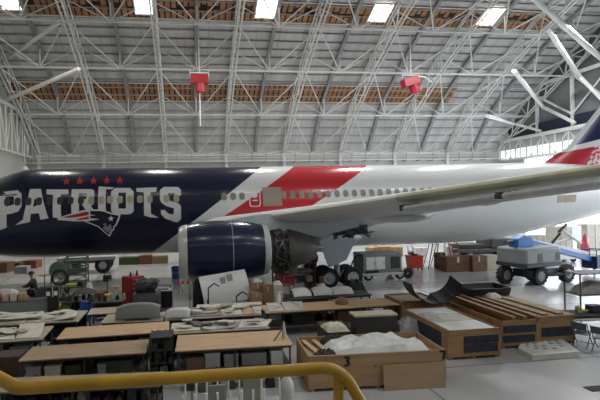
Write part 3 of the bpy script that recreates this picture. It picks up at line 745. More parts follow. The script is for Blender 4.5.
def carton(label, f, h, depth, m=CARD, name='cardboard_box', cat='box', group=None, open_=False, tape=True):
    L, w, rz, q = f
    t = thing(name, label, cat, L, rz, group); a = w / 2
    if open_:
        b = MB(); k = .015
        b.box(-a, a, 0, k, 0, h); b.box(-a, a, depth - k, depth, 0, h); b.box(-a, -a + k, k, depth - k, 0, h); b.box(a - k, a, k, depth - k, 0, h); b.box(-a, a, 0, depth, 0, k)
        b.build('body', m, t, smooth=False)
        MB().box(-a, a, -.16, 0, h - .14, h - .128, X=Matrix.Rotation(0, 4, 'X')).build('flap', m, t, smooth=False)
    else:
        MB().box(-a, a, 0, depth, 0, h - .012).build('body', m, t, bevel=.008)
        b = MB(); b.box(-a, a, .0, depth * .49, h - .012, h); b.box(-a, a, depth * .51, depth, h - .012, h); b.build('lid', m, t, smooth=False)
        if tape: MB().box(-a * .1, a * .1, -.004, .0, h * .62, h).build('tape', CREAM, t, smooth=False)
    return t
def crate(label, f, h, depth, sten=(), open_=True, m=CRATE):
    L, w, rz, q = f
    t = thing('wooden_crate', label, 'crate', L, rz, 'wooden shipping crates'); a = w / 2; k = .03
    MB().box(-a, a, 0, k, .08, h).build('front_panel', m, t, smooth=False)
    MB().box(-a, a, depth - k, depth, .08, h).build('back_panel', m, t, smooth=False)
    for s_ in (-1, 1): MB().box(*sorted((s_ * a, s_ * (a - k))), k, depth - k, .08, h).build('side_panel', m, t, smooth=False)
    MB().box(-a + k, a - k, k, depth - k, .1, .14).build('bottom', m, t, smooth=False)
    for x in (-a + .05, -.05, a - .15): MB().box(x, x + .1, .02, depth - .02, 0, .08).build('skid', m, t, smooth=False)
    b = MB()
    for x in (-a, a - .06): b.box(x, x + .06, -.012, 0, .08, h)
    b.box(-a, a, -.012, 0, h - .06, h); b.build('cleat', m, t, smooth=False)
    if not open_: MB().box(-a - .01, a + .01, -.01, depth + .01, h, h + .025).build('lid', m, t, smooth=False)
    for side, u0_, u1_, z0, z1 in sten:
        if side == 'f': MB().box(u0_ * w - a, u1_ * w - a, -.016, -.0125, z0 * h, z1 * h).build('stencil_mark', STENCIL, t, smooth=False)
        else: MB().box(-a - .004, -a, u0_ * depth, u1_ * depth, z0 * h, z1 * h).build('stencil_mark', STENCIL, t, smooth=False)
    return t
def sheet(label, pts, z, m=PALE, th=.035, name='cut_panel', cat='panel', holes=0, group=None, lift=()):
    W = [at(x, y, z) for x, y in pts]; c = sum(W, Vector()) / len(W); c.z = z
    t = MB(); n = len(W); P = [w_ - c for w_ in W]
    for i, q in lift: P[i] = P[i] + Vector((0, 0, q))
    lo = [Vector((p.x, p.y, p.z)) for p in P]; hi = [p + Vector((0, 0, th)) for p in lo]
    tri = [tuple(q) for q in tessellate_polygon([[Vector((p.x, p.y, 0)) for p in P]])]
    t.add(lo + hi, [q for q in tri] + [tuple(n + i for i in q)[::-1] for q in tri] + [(i, (i + 1) % n, n + (i + 1) % n, n + i) for i in range(n)])
    o = t.build(name, m, smooth=False); o.location = c
    tag(o, label, cat, group)
    rnd = random.Random(len(label))
    for k in range(holes):
        i = rnd.randrange(n); p = P[i] * rnd.uniform(.2, .62) + P[(i + 1) % n] * rnd.uniform(.05, .3); a = rnd.uniform(-.5, .5); l = rnd.uniform(.08, .22)
        X = Matrix.Translation((p.x, p.y, th)) @ Matrix.Rotation(a, 4, 'Z')
        MB().box(-l, l, -.03, .03, -.002, .003, X=X).build('slot', DGREY, o, smooth=False)
    return o
def heap(label, name, cat, f, h, depth, m, seed=1, nx=14, ny=9, rough_=.5, parent=None, sharp=1.0):
    L, w, rz, q = f; rnd = random.Random(seed)
    P = []
    for i in range(ny):
        row = []
        for j in range(nx):
            u, v = j / (nx - 1) * 2 - 1, i / (ny - 1) * 2 - 1
            e = max(0, 1 - abs(u) ** 2.6) * max(0, 1 - abs(v) ** 2.6)
            row.append(Vector((u * w / 2, depth / 2 + v * depth / 2, .005 + h * (e ** .5) * (1 - rough_ + rough_ * rnd.random()))))
        P.append(row)
    b = MB(); b.slab(P, (0, 0, 1), .004)
    o = b.build(name, m, angle=80 if sharp < 1 else 30); o.location = L; o.rotation_euler = (0, 0, rz); return tag(o, label, cat)

# ---- yellow guard rail on the mezzanine the picture was taken from
def dpt(x, y, d): return EYE + (F * FPX + CR * (x - 247) + CU * (201.1 - y)) * (d / FPX)
struct(MB().box(-5, 5, -4.5, 2.6, 3.05, 3.3).build('floor_mezzanine', mat('mezzanine board', (.3, .29, .28), .7), smooth=False))
rail = thing('guard_rail', 'worn yellow tubular guard rail across the bottom of the photo', 'railing', (0, 2.2, 3.3))
A0, A1 = dpt(-45, 353, 2.4), dpt(18, 388.5, 2.0); A2, A3 = dpt(318, 366.5, 2.24), dpt(338, 367, 2.24)
def fillet(p0, p1, p2, r, n=6):
    a, c = (p0 - p1).normalized() * r + p1, (p2 - p1).normalized() * r + p1
    return [a * (1 - t) ** 2 + p1 * 2 * t * (1 - t) + c * t * t for t in [i / n for i in range(n + 1)]]
A4 = dpt(375, 418, 2.2); A5 = dpt(430, 520, 2.12)
pts = [A0] + fillet(A0, A1, A2, .03) + fillet(A1, A3, A4, .09) + [A5]
MB().path(pts, .029, 14).build('top_rail', YEL, rail, world=True)
for (p, zb) in ((dpt(338, 372, 2.25), 3.3), (dpt(-40, 358, 2.39), 3.3), (A5, 3.3)):
    MB().tube((p.x, p.y, zb), (p.x, p.y, p.z), .026, 12).build('post', YEL, rail, world=True)
    MB().lathe([(0, .07), (.012, .07), (.014, .03)], (p.x, p.y, zb), 'z', 16).build('base_flange', YEL, rail, world=True)
MB().path([dpt(-40, 358, 2.39) - Vector((0, 0, .5)), dpt(20, 393, 2.0) - Vector((0, 0, .5)), dpt(338, 372, 2.25) - Vector((0, 0, .5)), A5 - Vector((0, 0, .3))], .02, 12).build('mid_rail', YEL, rail, world=True)

# ---- rack of white uprights behind the rail
t = thing('upright_rack', 'rolling rack of thin white upright rods behind the yellow rail', 'rack', (0, 0, 0))
L = at(235, 399, .15); L = Vector((-.45, 8.7, 0)); t.location = L
b = MB(); b.box(-.95, 1.35, -.1, .95, .22, .28)
b.build('base_tray', DGREY, t, smooth=False)
for x in (-.85, 1.25):
    for y in (0, .85): b2 = MB(); b2.lathe([(-.03, .1), (.03, .1)], (x, y, .1), 'x', 14); b2.tube((x, y, .1), (x, y, .24), .03); b2.build('caster', BLACK, t)
WR = mat('white rod', (.72, .71, .66), .5)
for row, (Y, xs_, yt0) in enumerate(((9.5, (185, 196, 206.5, 217.5, 228, 239), 378.5), (8.7, (183, 195, 206, 217.5, 230, 242, 253, 264), 395), (9.4, (261, 279), 373))):
    for x in xs_:
        p = atY(x, yt0 - (x - 185) * .075, Y)
        lp = p - L; MB().tube((lp.x, lp.y, .26), (lp.x, lp.y, lp.z), .021, 8).build('rod', WR, t)
for (x0, x1, y, Y, m, h) in ((243, 260, 376, 9.1, mat('sage board', (.27, .28, .21), .7), .9), (208, 226, 386, 9.2, mat('smoky panel', (.24, .24, .23), .5), .75)):
    p0, p1 = atY(x0, y, Y) - L, atY(x1, y, Y) - L
    MB().box(p0.x, p1.x, p0.y, p0.y + .05, .28, p0.z).build('board', m, t, bevel=.01)
tank = MB(); p = atY(287, 398, 9.6)
tank.lathe([(0, .15), (.9, .16), (1.05, .12), (1.12, .05), (1.2, .05)], (p.x, p.y, 0), 'z', 20)
tag(tank.build('plastic_drum', mat('milky plastic', (.5, .5, .46), .5)), 'milky white plastic drum under the yellow rail right of the rods', 'drum')

# ---- tables
T1 = table('grey worn wooden work table at the lower left, nearest to the yellow rail', fr(18, 361, 146, 352.5, .9), 1.2, PLYD, back=True)
T2 = table('tan plywood work table in front of the pale cut sheets, middle bottom', fr(175, 351, 293, 344.5, .9), 1.45, PLY, back=True)
T3 = table('light tan plywood table left of centre, behind the grey worn one', fr(56, 339, 169, 331.5, .9), 1.25, PLY, back=True)
T4 = table('low table under the pale panels at the left edge, front one', fr(-14, 343, 42, 339, .9), 1.5, PLYG, back=True)
T5 = table('table under the pale panels at the left edge, rear one', fr(-16, 326, 78, 321, .9), 1.6, PLYG, back=True)
T6 = table('table covered with pale cut sheets behind the tan plywood table', fr(170, 334, 270, 328, .9), 1.25, PLYG, back=True)
T7 = table('rear table of pale parts below the tilted white cowl panel', fr(166, 320, 262, 314.5, .9), 1.55, PLYG, back=True)
T8 = table('long tan plywood table in the middle, right of the pale sheets', fr(266, 313, 400, 304.5, .9), 1.25, PLY)
T9 = table('black framed table carrying the white curved fairings', fr(290, 299.5, 372, 294.5, .9), 1.0, DGREY, shelf=False)
T10 = table('small grey topped table beside the blue bin', fr(87, 314.5, 119, 312.5, .9), 1.0, PLYG)
T11 = table('table holding the grey curved cowling, behind the light tan table', fr(100, 323, 163, 320.3, .9), 1.2, PLYG, back=True)
# boxes stored under the tables
BIN = mat('white bin', (.3, .3, .3), .5); DBOX = mat('dim box', (.2, .13, .09), .8); OLIVE = mat('dark olive tub', (.05, .065, .035), .6)
def under(tb, lst):
    for (label, u, yd, w, d, h, m, z, nm, ct) in lst:
        c = Vector(tb.location) + rz_of(tb.rotation_euler.z) @ Vector((u, yd, 0)); c.z = z
        q = thing(nm, label, ct, c, tb.rotation_euler.z)
        MB().box(-w / 2, w / 2, 0, d, 0, h).build('body', m, q, bevel=.015)
        MB().box(-w / 2 - .012, w / 2 + .012, -.012, d + .012, h - .05, h + .002).build('rim', m, q, smooth=False)
under(T1, [('white bin under the grey worn table, leftmost', -1.3, .1, .36, .5, .36, BIN, .325, 'storage_bin', 'bin'),
           ('pale wire-front bin under the grey worn table, second from the left', -.82, .1, .4, .5, .34, CREAM, .325, 'storage_bin', 'bin'),
           ('dark tub under the middle of the grey worn table', -.3, .12, .42, .5, .3, OLIVE, .325, 'storage_tub', 'tub'),
           ('dark olive tub under the right end of the grey worn table', .9, .1, .7, .6, .36, OLIVE, .325, 'storage_tub', 'tub'),
           ('small white bottle crate low under the grey worn table', .45, .1, .22, .3, .3, BIN, .325, 'storage_bin', 'bin')])
under(T2, [('brown box under the left end of the middle tan table', -1.1, .12, .5, .6, .3, DBOX, .325, 'storage_box', 'box'),
           ('pale grey tray under the left half of the middle tan table', -.62, .14, .42, .6, .42, LGREY, .325, 'storage_tray', 'tray'),
           ('white tub under the centre of the middle tan table', -.1, .1, .4, .6, .36, BIN, .325, 'storage_tub', 'tub'),
           ('grey part crate under the right half of the middle tan table', .55, .15, .7, .6, .34, GREY, .325, 'storage_crate', 'crate'),
           ('white bucket shaped tub at the right end under the middle tan table', 1.2, .12, .34, .4, .38, WHITE, .325, 'storage_tub', 'tub')])
under(T3, [('dark olive tub under the left of the light tan table', -1.0, .1, .6, .6, .4, OLIVE, .325, 'storage_tub', 'tub'),
           ('white bin under the light tan table, near its middle', .35, .1, .3, .5, .3, BIN, .325, 'storage_bin', 'bin'),
           ('brown box under the right end of the light tan table', 1.05, .1, .6, .6, .4, DBOX, .325, 'storage_box', 'box')])
under(T4, [('grey bin under the front panel table at the left edge', .1, .1, .5, .6, .36, GREY, .325, 'storage_bin', 'bin'), ('pale box under the front panel table, right end', .7, .1, .3, .5, .3, BIN, .325, 'storage_box', 'box')])
under(T8, [('black cased machine under the left of the long tan table', -1.2, .2, .8, .5, .44, BLACK, .325, 'machine_case', 'machine'),
           ('dark red brown drawer box under the long tan table', .75, .2, 1.1, .5, .42, CARDD, .325, 'drawer_box', 'box'),
           ('black bag shaped case under the right half of the long tan table', 1.6, .15, .4, .5, .3, BLACK, .325, 'equipment_case', 'case')])
under(T9, [('dark brown chest with a white label under the white fairings', -.76, .1, 1.3, .72, .78, CARDD, .001, 'drawer_chest', 'chest'),])
under(T6, [('tan bin under the pale cut sheets, left', -.9, .1, .7, .6, .35, CARD, .325, 'storage_bin', 'bin'), ('dark brown bin under the pale cut sheets, right', .6, .1, .8, .6, .38, DBOX, .325, 'storage_bin', 'bin')])
MB().box(-.5, -.2, -.02, -.013, .3, .42).build('label_plate', CREAM, [o for o in bpy.data.objects if o.get('label') == 'dark brown chest with a white label under the white fairings'][0])

# small dark stored parts on every shelf, and on the floor under the rail
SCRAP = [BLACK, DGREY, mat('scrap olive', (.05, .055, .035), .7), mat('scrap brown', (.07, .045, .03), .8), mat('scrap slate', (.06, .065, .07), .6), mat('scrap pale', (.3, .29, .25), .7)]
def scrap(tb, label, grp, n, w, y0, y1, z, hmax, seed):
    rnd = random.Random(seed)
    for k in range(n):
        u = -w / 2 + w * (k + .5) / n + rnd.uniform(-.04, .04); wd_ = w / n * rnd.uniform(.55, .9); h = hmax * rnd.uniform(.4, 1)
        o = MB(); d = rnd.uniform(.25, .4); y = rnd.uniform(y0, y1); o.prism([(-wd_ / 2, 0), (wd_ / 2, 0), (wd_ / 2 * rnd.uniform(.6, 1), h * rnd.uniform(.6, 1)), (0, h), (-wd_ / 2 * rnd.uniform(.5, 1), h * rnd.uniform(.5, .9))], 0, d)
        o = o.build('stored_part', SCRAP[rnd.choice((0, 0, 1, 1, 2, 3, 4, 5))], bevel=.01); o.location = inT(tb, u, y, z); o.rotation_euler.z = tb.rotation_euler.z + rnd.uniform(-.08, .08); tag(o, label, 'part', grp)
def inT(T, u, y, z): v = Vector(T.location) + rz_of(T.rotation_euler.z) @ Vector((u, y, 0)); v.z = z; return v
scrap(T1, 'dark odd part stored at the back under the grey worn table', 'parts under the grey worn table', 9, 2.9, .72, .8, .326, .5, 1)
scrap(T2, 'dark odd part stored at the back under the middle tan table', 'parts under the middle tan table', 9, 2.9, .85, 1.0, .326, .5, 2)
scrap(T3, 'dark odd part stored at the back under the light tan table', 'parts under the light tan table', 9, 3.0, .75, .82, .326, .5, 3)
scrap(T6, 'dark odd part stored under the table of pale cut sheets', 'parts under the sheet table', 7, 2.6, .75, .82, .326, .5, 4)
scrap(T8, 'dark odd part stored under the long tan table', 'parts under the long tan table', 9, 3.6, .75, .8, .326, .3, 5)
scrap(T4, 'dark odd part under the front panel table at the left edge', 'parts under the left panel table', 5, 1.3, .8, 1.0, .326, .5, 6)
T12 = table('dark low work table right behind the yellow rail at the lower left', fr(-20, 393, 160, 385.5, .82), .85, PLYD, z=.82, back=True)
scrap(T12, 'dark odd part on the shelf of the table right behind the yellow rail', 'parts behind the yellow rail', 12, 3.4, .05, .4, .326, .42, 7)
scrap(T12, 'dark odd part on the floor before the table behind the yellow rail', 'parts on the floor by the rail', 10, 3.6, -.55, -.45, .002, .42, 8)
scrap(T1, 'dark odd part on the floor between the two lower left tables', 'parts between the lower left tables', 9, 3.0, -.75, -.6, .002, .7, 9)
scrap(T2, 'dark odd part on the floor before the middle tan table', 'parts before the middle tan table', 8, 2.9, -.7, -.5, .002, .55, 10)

t = thing('dark_rack', 'narrow black wire rack between the grey worn table and the middle tan table', 'rack', at(161, 388, 0)); t.location.y += .4
b = MB()
for x in (-.3, -.12, .1, .3):
    for y in (0, .7): b.box(x - .018, x + .018, y - .018, y + .018, 0, 1.25)
for z in (.1, .5, .85, 1.2): b.box(-.31, .31, -.01, .71, z, z + .03)
b.build('frame', BLACK, t, smooth=False); MB().box(-.3, .3, .68, .7, .05, 1.2).build('back_panel', mat('rack olive', (.04, .05, .03), .7), t, smooth=False)
for k, (x, z, m_) in enumerate(((-.2, .13, SCRAP[2]), (.05, .13, SCRAP[5]), (-.1, .53, SCRAP[3]), (.18, .88, SCRAP[2]))): MB().box(x - .1, x + .1, .1, .5, z, z + .26).build('stored_bin', m_, t, bevel=.01)
for k, (x, y, h, w_) in enumerate(((-24, 378, .8, .4), (5, 374, .7, .38))):
    o = MB().box(-w_, w_, 0, .7, 0, h).build('dark_chest', SCRAP[k * 3], bevel=.02); o.location = at(x, y + 8, 0); tag(o, ('dark chest at the very left edge beside the grey worn table', 'dark brown chest between the left edge and the grey worn table')[k], 'chest')

# ---- pale panels on the left tables
for (lab, pts, z, h, lf) in (
    ('pale cut panel on the front left table, at the very left edge', [(-12, 341), (14, 340), (17, 328), (-10, 330)], .902, 2, ()),
    ('pale cut panel on the front left table, right of the edge one', [(16, 339.5), (40, 338), (45, 327), (20, 328)], .902, 2, ((2, .12), (3, .1))),
    ('long pale panel on the rear left table, front left', [(-14, 325.5), (26, 323), (28, 315.5), (-10, 318)], .902, 3, ((2, .08), (3, .05))),
    ('long pale panel on the rear left table, middle', [(27, 323), (52, 321.5), (54, 314), (30, 315.5)], .902, 2, ()),
    ('pale panel on the rear left table, right end', [(53, 321.5), (76, 320), (78, 311.5), (56, 313.5)], .902, 2, ((1, .1),)),
    ('pale panel lying on top of the others on the rear left table', [(6, 320), (42, 317), (44, 312), (10, 314)], 1.02, 2, ())):
    sheet(lab, pts, z + .001, holes=h, lift=lf)
# ---- pale cut sheets on the two middle tables
MAUVE = mat('mauve grey panel', (.25, .23, .23), .6)
for (lab, pts, z, m, h, lf) in (
    ('pale cut sheet left on the front sheet table', [(171, 332.5), (200, 331), (204, 323), (173, 324)], .902, PALE, 3, ()),
    ('wavy pale cut sheet second from left on the front sheet table', [(202, 331), (212, 330.5), (222, 329), (234, 329), (240, 321.5), (206, 323)], .902, PALE, 3, ((0, .06), (3, .05))),
    ('pale cut sheet at the right end of the front sheet table', [(238, 328.7), (266, 327.5), (272, 320), (242, 321.3)], .902, PALE, 3, ()),
    ('mauve grey flat panel on the rear parts table', [(186, 317.5), (221, 316), (217, 307), (190, 308.5)], .902, MAUVE, 0, ()),
    ('pale notched sheet right of the mauve grey panel', [(223, 316), (243, 315), (238, 306), (219, 307)], .902, PALE, 3, ((2, .07),)),
    ('small tan board right of the notched sheet', [(244, 315), (254, 314.5), (249, 305.8), (240, 306.3)], .902, PLY, 0, ()),
    ('pale sheet at the right end of the rear parts table', [(255, 314.3), (261, 314), (262, 305.5), (251, 305.8)], .902, PALE, 1, ()),
    ('pale sheet at the left end of the rear parts table', [(166, 319), (184, 318), (188, 308.5), (172, 309.5)], .902, LGREY, 2, ((2, .05),)),
    ('long narrow pale strip lying across the rear parts table', [(196, 309), (262, 305), (261, 302.5), (197, 305.5)], .97, PALE, 2, ()),
    ('pale plates stack at the left end of the long tan table, left', [(270, 312.3), (284, 311.3), (279, 302.8), (266, 303.8)], .902, PALE, 4, ()),
    ('pale plates stack at the left end of the long tan table, right', [(286, 311.2), (303, 310.2), (302, 301.8), (281, 302.8)], .902, PALE, 4, ())):
    sheet(lab, pts, z + .001, m, holes=h, lift=lf)
def loose(label, grp, corners, z, n, seed):
    rnd = random.Random(seed); Q = [at(x, y, z) for x, y in corners]
    for k in range(n):
        u, v = rnd.uniform(.08, .92), rnd.uniform(.12, .88); c = Q[0].lerp(Q[1], u).lerp(Q[3].lerp(Q[2], u), v); a, w_, d_ = rnd.uniform(-.5, .5), rnd.uniform(.18, .42), rnd.uniform(.1, .24)
        pl = [(w_ * math.cos(t) * rnd.uniform(.75, 1.1), d_ * math.sin(t) * rnd.uniform(.75, 1.1)) for t in (.4, 1.2, 2.3, 2.9, 3.7, 4.4, 5.4)]
        X = Matrix.Rotation(R_(90), 4, 'X'); b = MB(); b.prism(pl, -.02, .0, X=X); o = b.build('loose_sheet', rnd.choice((PALE, PALE, LGREY, CREAM, mat('tan sheet', (.36, .3, .2), .7), DGREY)), smooth=False)
        o.location = c + Vector((0, 0, .06 + .012 * k)); o.rotation_euler = (rnd.uniform(-.12, .12), rnd.uniform(-.12, .12), a); tag(o, label, 'sheet', grp)
loose('small irregular cut sheet in the loose pile on the front left panel table', 'loose sheets on the front left table', [(-8, 340), (40, 337), (44, 328), (-6, 330)], .905, 8, 1)
loose('small irregular cut sheet in the loose pile on the rear left panel table', 'loose sheets on the rear left table', [(-8, 324), (74, 320), (76, 312), (-4, 316)], .905, 12, 2)
loose('small irregular cut sheet in the loose pile on the front middle sheet table', 'loose sheets on the middle sheet table', [(174, 332), (264, 327), (268, 321), (176, 324)], .905, 11, 3)
loose('small irregular cut sheet in the loose pile on the rear middle parts table', 'loose sheets on the rear parts table', [(170, 318), (258, 314), (260, 306), (176, 309)], .905, 11, 4)
# grey curved cowling and its neighbour on the table behind
def shell(label, f, depth, h, m, name='cowling', cat='cowling', ribs=0):
    L, w, rz, q = f; t = thing(name, label, cat, L, rz)
    P = [[Vector((-w / 2 + w * j / 8, depth * i / 10, h * math.sin(PI * (.02 + .96 * i / 10)) ** .6 * (1 - .25 * abs(j / 4 - 1) ** 3))) for j in range(9)] for i in range(11)]
    b = MB(); b.slab(P, (0, 0, 1), .02); b.build('skin', m, t, angle=60)
    for k in range(ribs):
        x = -w / 2 + w * (k + .5) / ribs
        MB().box(x - .02, x + .02, depth * .06, depth * .94, 0, .05).build('rib', DGREY, t, smooth=False)
    return t
shell('long smooth grey curved cowling in front of the red tool cabinet', fr(115, 322, 160, 319.8, .905), .8, .55, mat('cowling grey', (.15, .16, .155), .45, var=.06), ribs=2)
shell('lighter grey curved cowling piece right of the long grey one', fr(166, 319.4, 190, 318.6, .905), .7, .32, LGREY, ribs=1)
# white fairings on the black table
for lab, x0, x1, y0, y1, hh in (('white curved fairing, leftmost on the black framed table', 294, 312, 298, 297, .34), ('white curved fairing, middle one on the black framed table', 314, 333, 297, 296, .36), ('white flat topped fairing, rightmost on the black framed table', 334, 354, 295.8, 294.6, .32)):
    shell(lab, fr(x0, y0, x1, y1, .905), .75, hh, WHITE, 'fairing', 'fairing', 1)
# small lump on the long table
t = thing('wrapped_bundle', 'small brown wrapped bundle on the long tan table', 'bundle', at(342, 304, .905))
b = MB(); rnd = random.Random(5)
b.loft([[Vector((.24 * k * math.cos(a) * (1 + .12 * rnd.random()), .18 * k * math.sin(a) * (1 + .1 * rnd.random()), z)) for a in [2 * PI * i / 14 for i in range(14)]] for z, k in ((0, .95), (.08, 1.05), (.18, .9), (.25, .55), (.27, .2))])
b.build('wrap', mat('brown paper', (.22, .13, .085), .8, var=.3), t); MB().box(-.25, .25, -.02, .02, .12, .2).build('band', CREAM, t)
# thin white post and long rail lying on the middle table
o = MB().tube(at(274, 341, .905), at(284, 326, 1.25), .02, 8).build('brown_pole', CARDD); tag(o, 'thin brown pole leaning across the right end of the middle tan table', 'pole')
t = thing('paper_cone', 'small pale paper cone standing on the right end of the middle tan table', 'cone', at(284, 338, .902))
MB().lathe([(0, .07), (.2, .06), (.35, .04), (.5, .01)], (0, 0, 0), 'z', 16).build('wrap', PALE, t); MB().lathe([(.1, .069), (.13, .067)], (0, 0, 0), 'z', 16).build('band', CREAM, t)

# ---- large crates on the right
A = crate('open wooden crate heaped with cloudy plastic sheeting, nearest to the camera', fr(309, 392.5, 446, 385), .93, 1.65, open_=True, m=wood('crate fresh board', (.34, .2, .1), (.47, .3, .16), .5))
w_ = fr(309, 392.5, 446, 385)[1]
def strokes(par, pts, x, z, s_, y, m=BLACK, name='painted_numeral'):
    b = MB()
    for (a, c) in zip(pts, pts[1:]):
        a_, c_ = Vector((x + a[0] * s_, y, z + a[1] * s_)), Vector((x + c[0] * s_, y, z + c[1] * s_)); d = (c_ - a_).normalized(); n = Vector((-d.z, 0, d.x)) * s_ * .13
        b.add([a_ - n, c_ - n, c_ + n, a_ + n], [(0, 1, 2, 3)])
    b.build(name, m, par, smooth=False)
THREE = [(0, 1), (.55, 1), (.6, .8), (.3, .55), (.6, .4), (.55, .08), (0, 0)]; SEVEN = [(0, 1), (.6, 1), (.6, .5), (.45, 0)]
strokes(A, THREE, -w_ * .245, .64, .22, -.018); strokes(A, SEVEN, w_ * .455, .68, .22, -.018)
for x, z in ((-.29, .55), (-.23, .36), (-.02, .6)): MB().lathe([(-.02, .02), (-.012, .02)], (w_ * x, 0, z), 'y', 10).build('bolt', BLACK, A)
c = rz_of(A.rotation_euler.z)
def inA(u, y, z): v = Vector(A.location) + c @ Vector((u, y, 0)); v.z = z; return v
q = thing('leaning_plywood_sheet', 'bare plywood sheet leaning on the front of the nearest crate', 'plywood sheet', at(414, 389.5, 0), A.rotation_euler.z + .01)
MB().box(-.78, .86, 0, .02, 0, .64, X=Matrix.Rotation(R_(-9), 4, 'X')).build('sheet', wood('bare ply', (.33, .22, .13), (.43, .3, .18), .5), q, smooth=False)
def heap_in(label, name, u, y, w, d, z, h, m, seed, rough_=.5): return heap(label, name, 'sheeting' if 'sheet' in name else 'padding', (inA(u, y, z), w, A.rotation_euler.z, 0), h, d, m, seed, rough_=rough_)
MB().box(-w_ / 2 + .04, w_ / 2 - .04, .04, 1.6, .72, .76).build('packing_board', PLYD, A, smooth=False)
heap_in('crumpled cloudy plastic sheeting heaped in the nearest crate', 'plastic_sheet', .22, .05, 2.8, 1.3, .765, .46, PLASTIC, 4, .55)
heap_in('black foam padding at the left end of the nearest crate', 'foam_padding', -1.28, .06, .6, .5, .765, .24, BLACK, 6, .4)
heap_in('black bag behind the plastic sheeting in the nearest crate', 'foam_bag', -.75, 1.1, .8, .48, .765, .32, BLACK, 9, .3)
for k, u in enumerate((-1.45, -1.15)):
    o = MB().box(-.06, .06, 0, .95, 0, .05).build('timber_batten', PLY); o.location = inA(u, .62, .77); o.rotation_euler = (R_(3), 0, A.rotation_euler.z + R_(12))
    tag(o, ('pale timber batten in the nearest crate, left one', 'pale timber batten in the nearest crate, right one')[k], 'batten', 'battens in the nearest crate')
o = MB().box(-.75, .75, 0, .6, 0, .07).build('cream_board', CREAM, bevel=.01); o.location = at(378, 332.5, .98); o.rotation_euler = (0, 0, A.rotation_euler.z + .02); o.location.z = .955
tag(o, 'cream board stack lying on the back edge of the nearest crate, upper board', 'board')
q = carton('long dark wooden box behind the nearest crate, under the cream board', fr(356, 346, 398, 344), .95, .55, m=mat('near black board', (.05, .045, .04), .8), name='wooden_box', tape=False)
o.location = Vector(q.location) + Vector((0, .0, .952))
heap('cream cloth draped on the dark rack behind the nearest crate', 'cream_cloth', 'cloth', fr(328, 333, 350, 331.5, .72), .22, .8, CREAM, 3, rough_=.25)
carton('low dark box holding the cream cloth', fr(326, 351, 352, 349), .718, .9, m=mat('near black board', (.07, .06, .05), .8), name='wooden_box', tape=False)
heap('grey plastic sheet spilling between the nearest crate and the next one', 'plastic_sheet', 'sheeting', fr(399, 345, 431, 343.5, .0), .85, .9, mat('grey sheeting', (.42, .42, .42), .5, bump=.4, scale=4), 11, rough_=.3)
def frx(*q): L, w, rz, m = fr(*q); return L, w, 0.0, m
B = crate('wooden crate of white sheets with navy stencil blocks, left of the right-hand group', frx(448, 360.5, 501, 357), .9, 2.9, sten=(('f', .3, .96, .52, .78), ('f', .3, .94, .22, .5), ('s', .12, .62, .3, .85)))
def inT(T, u, y, z): v = Vector(T.location) + rz_of(T.rotation_euler.z) @ Vector((u, y, 0)); v.z = z; return v
wb = fr(448, 359.5, 501, 358.5)[1]
for k, (y, d, u, m) in enumerate(((.06, .95, 0, WHITE), (1.05, .85, -.05, PALE), (1.95, .85, .02, WHITE))):
    o = MB().box(-wb / 2 + .06, wb / 2 - .06, 0, d, 0, .05).build('white_sheet', m, bevel=.008); o.location = inT(B, u * .3, y, .84); o.rotation_euler.z = B.rotation_euler.z
    tag(o, 'white flat sheet on the stencilled crate, %s' % ('nearest', 'middle', 'farthest')[k], 'sheet', 'flat sheets on the stencilled crate')
MB().box(-wb / 2 + .05, wb / 2 - .05, .05, 2.85, .78, .835).build('packing_board', PLYD, B, smooth=False)
heap('white crumpled film on the left rim of the stencilled crate', 'plastic_sheet', 'sheeting', (inT(B, -.45, 1.4, .892), .5, B.rotation_euler.z, 0), .16, .7, PLASTIC, 13, 8, 6)
Cc = crate('brown crate behind the stencilled one with a curved dark shell on top', frx(404, 329, 444, 327), .98, 1.7)
MB().box(-.72, .72, .4, 1.6, .9, .94).build('packing_board', PLYD, Cc, smooth=False)
D = crate('long crate with two navy stencil bars between its neighbours, open at the top', frx(503, 350, 537, 346), .9, 3.6, sten=(('f', .05, .93, .56, .82), ('f', .02, .9, .22, .48)))
wd = fr(501, 350.5, 537, 345)[1]
E_ = crate('rightmost wooden crate with a navy stencil block behind the foam pad', frx(539, 346, 574, 342.5), .92, 3.3, sten=(('f', .1, .92, .3, .62),), open_=False)
we = fr(538, 345, 573, 341.5)[1]
for k in range(3):
    o = MB().box(-.07, .07, 0, 3.5, 0, .1).build('timber_plank', wood('raw beam', (.25, .14, .075), (.36, .22, .12), .5), smooth=False); o.location = inT(D, -wd * .1 + k * wd * .26, .05, .905); o.rotation_euler.z = D.rotation_euler.z
    tag(o, 'brown timber beam lying lengthwise on the long open crate, %s from the left' % ('first', 'second', 'third')[k], 'beam', 'beams on the long crate')
for k in range(2):
    o = MB().box(-.12, .12, 0, 3.0, 0, .05).build('board', PLYD, smooth=False); o.location = inT(E_, -.3 + .55 * k, .1, .95); o.rotation_euler.z = E_.rotation_euler.z + .04
    tag(o, 'flat board on the rightmost crate, %s' % ('left', 'right')[k], 'board', 'boards on the rightmost crate')
heap('crumpled white cloth on the far end of the rightmost crates', 'white_cloth', 'cloth', (inT(E_, -.3, 2.5, 1.003), .5, 0, 0), .2, .4, WHITE, 21, 8, 6, rough_=.3)
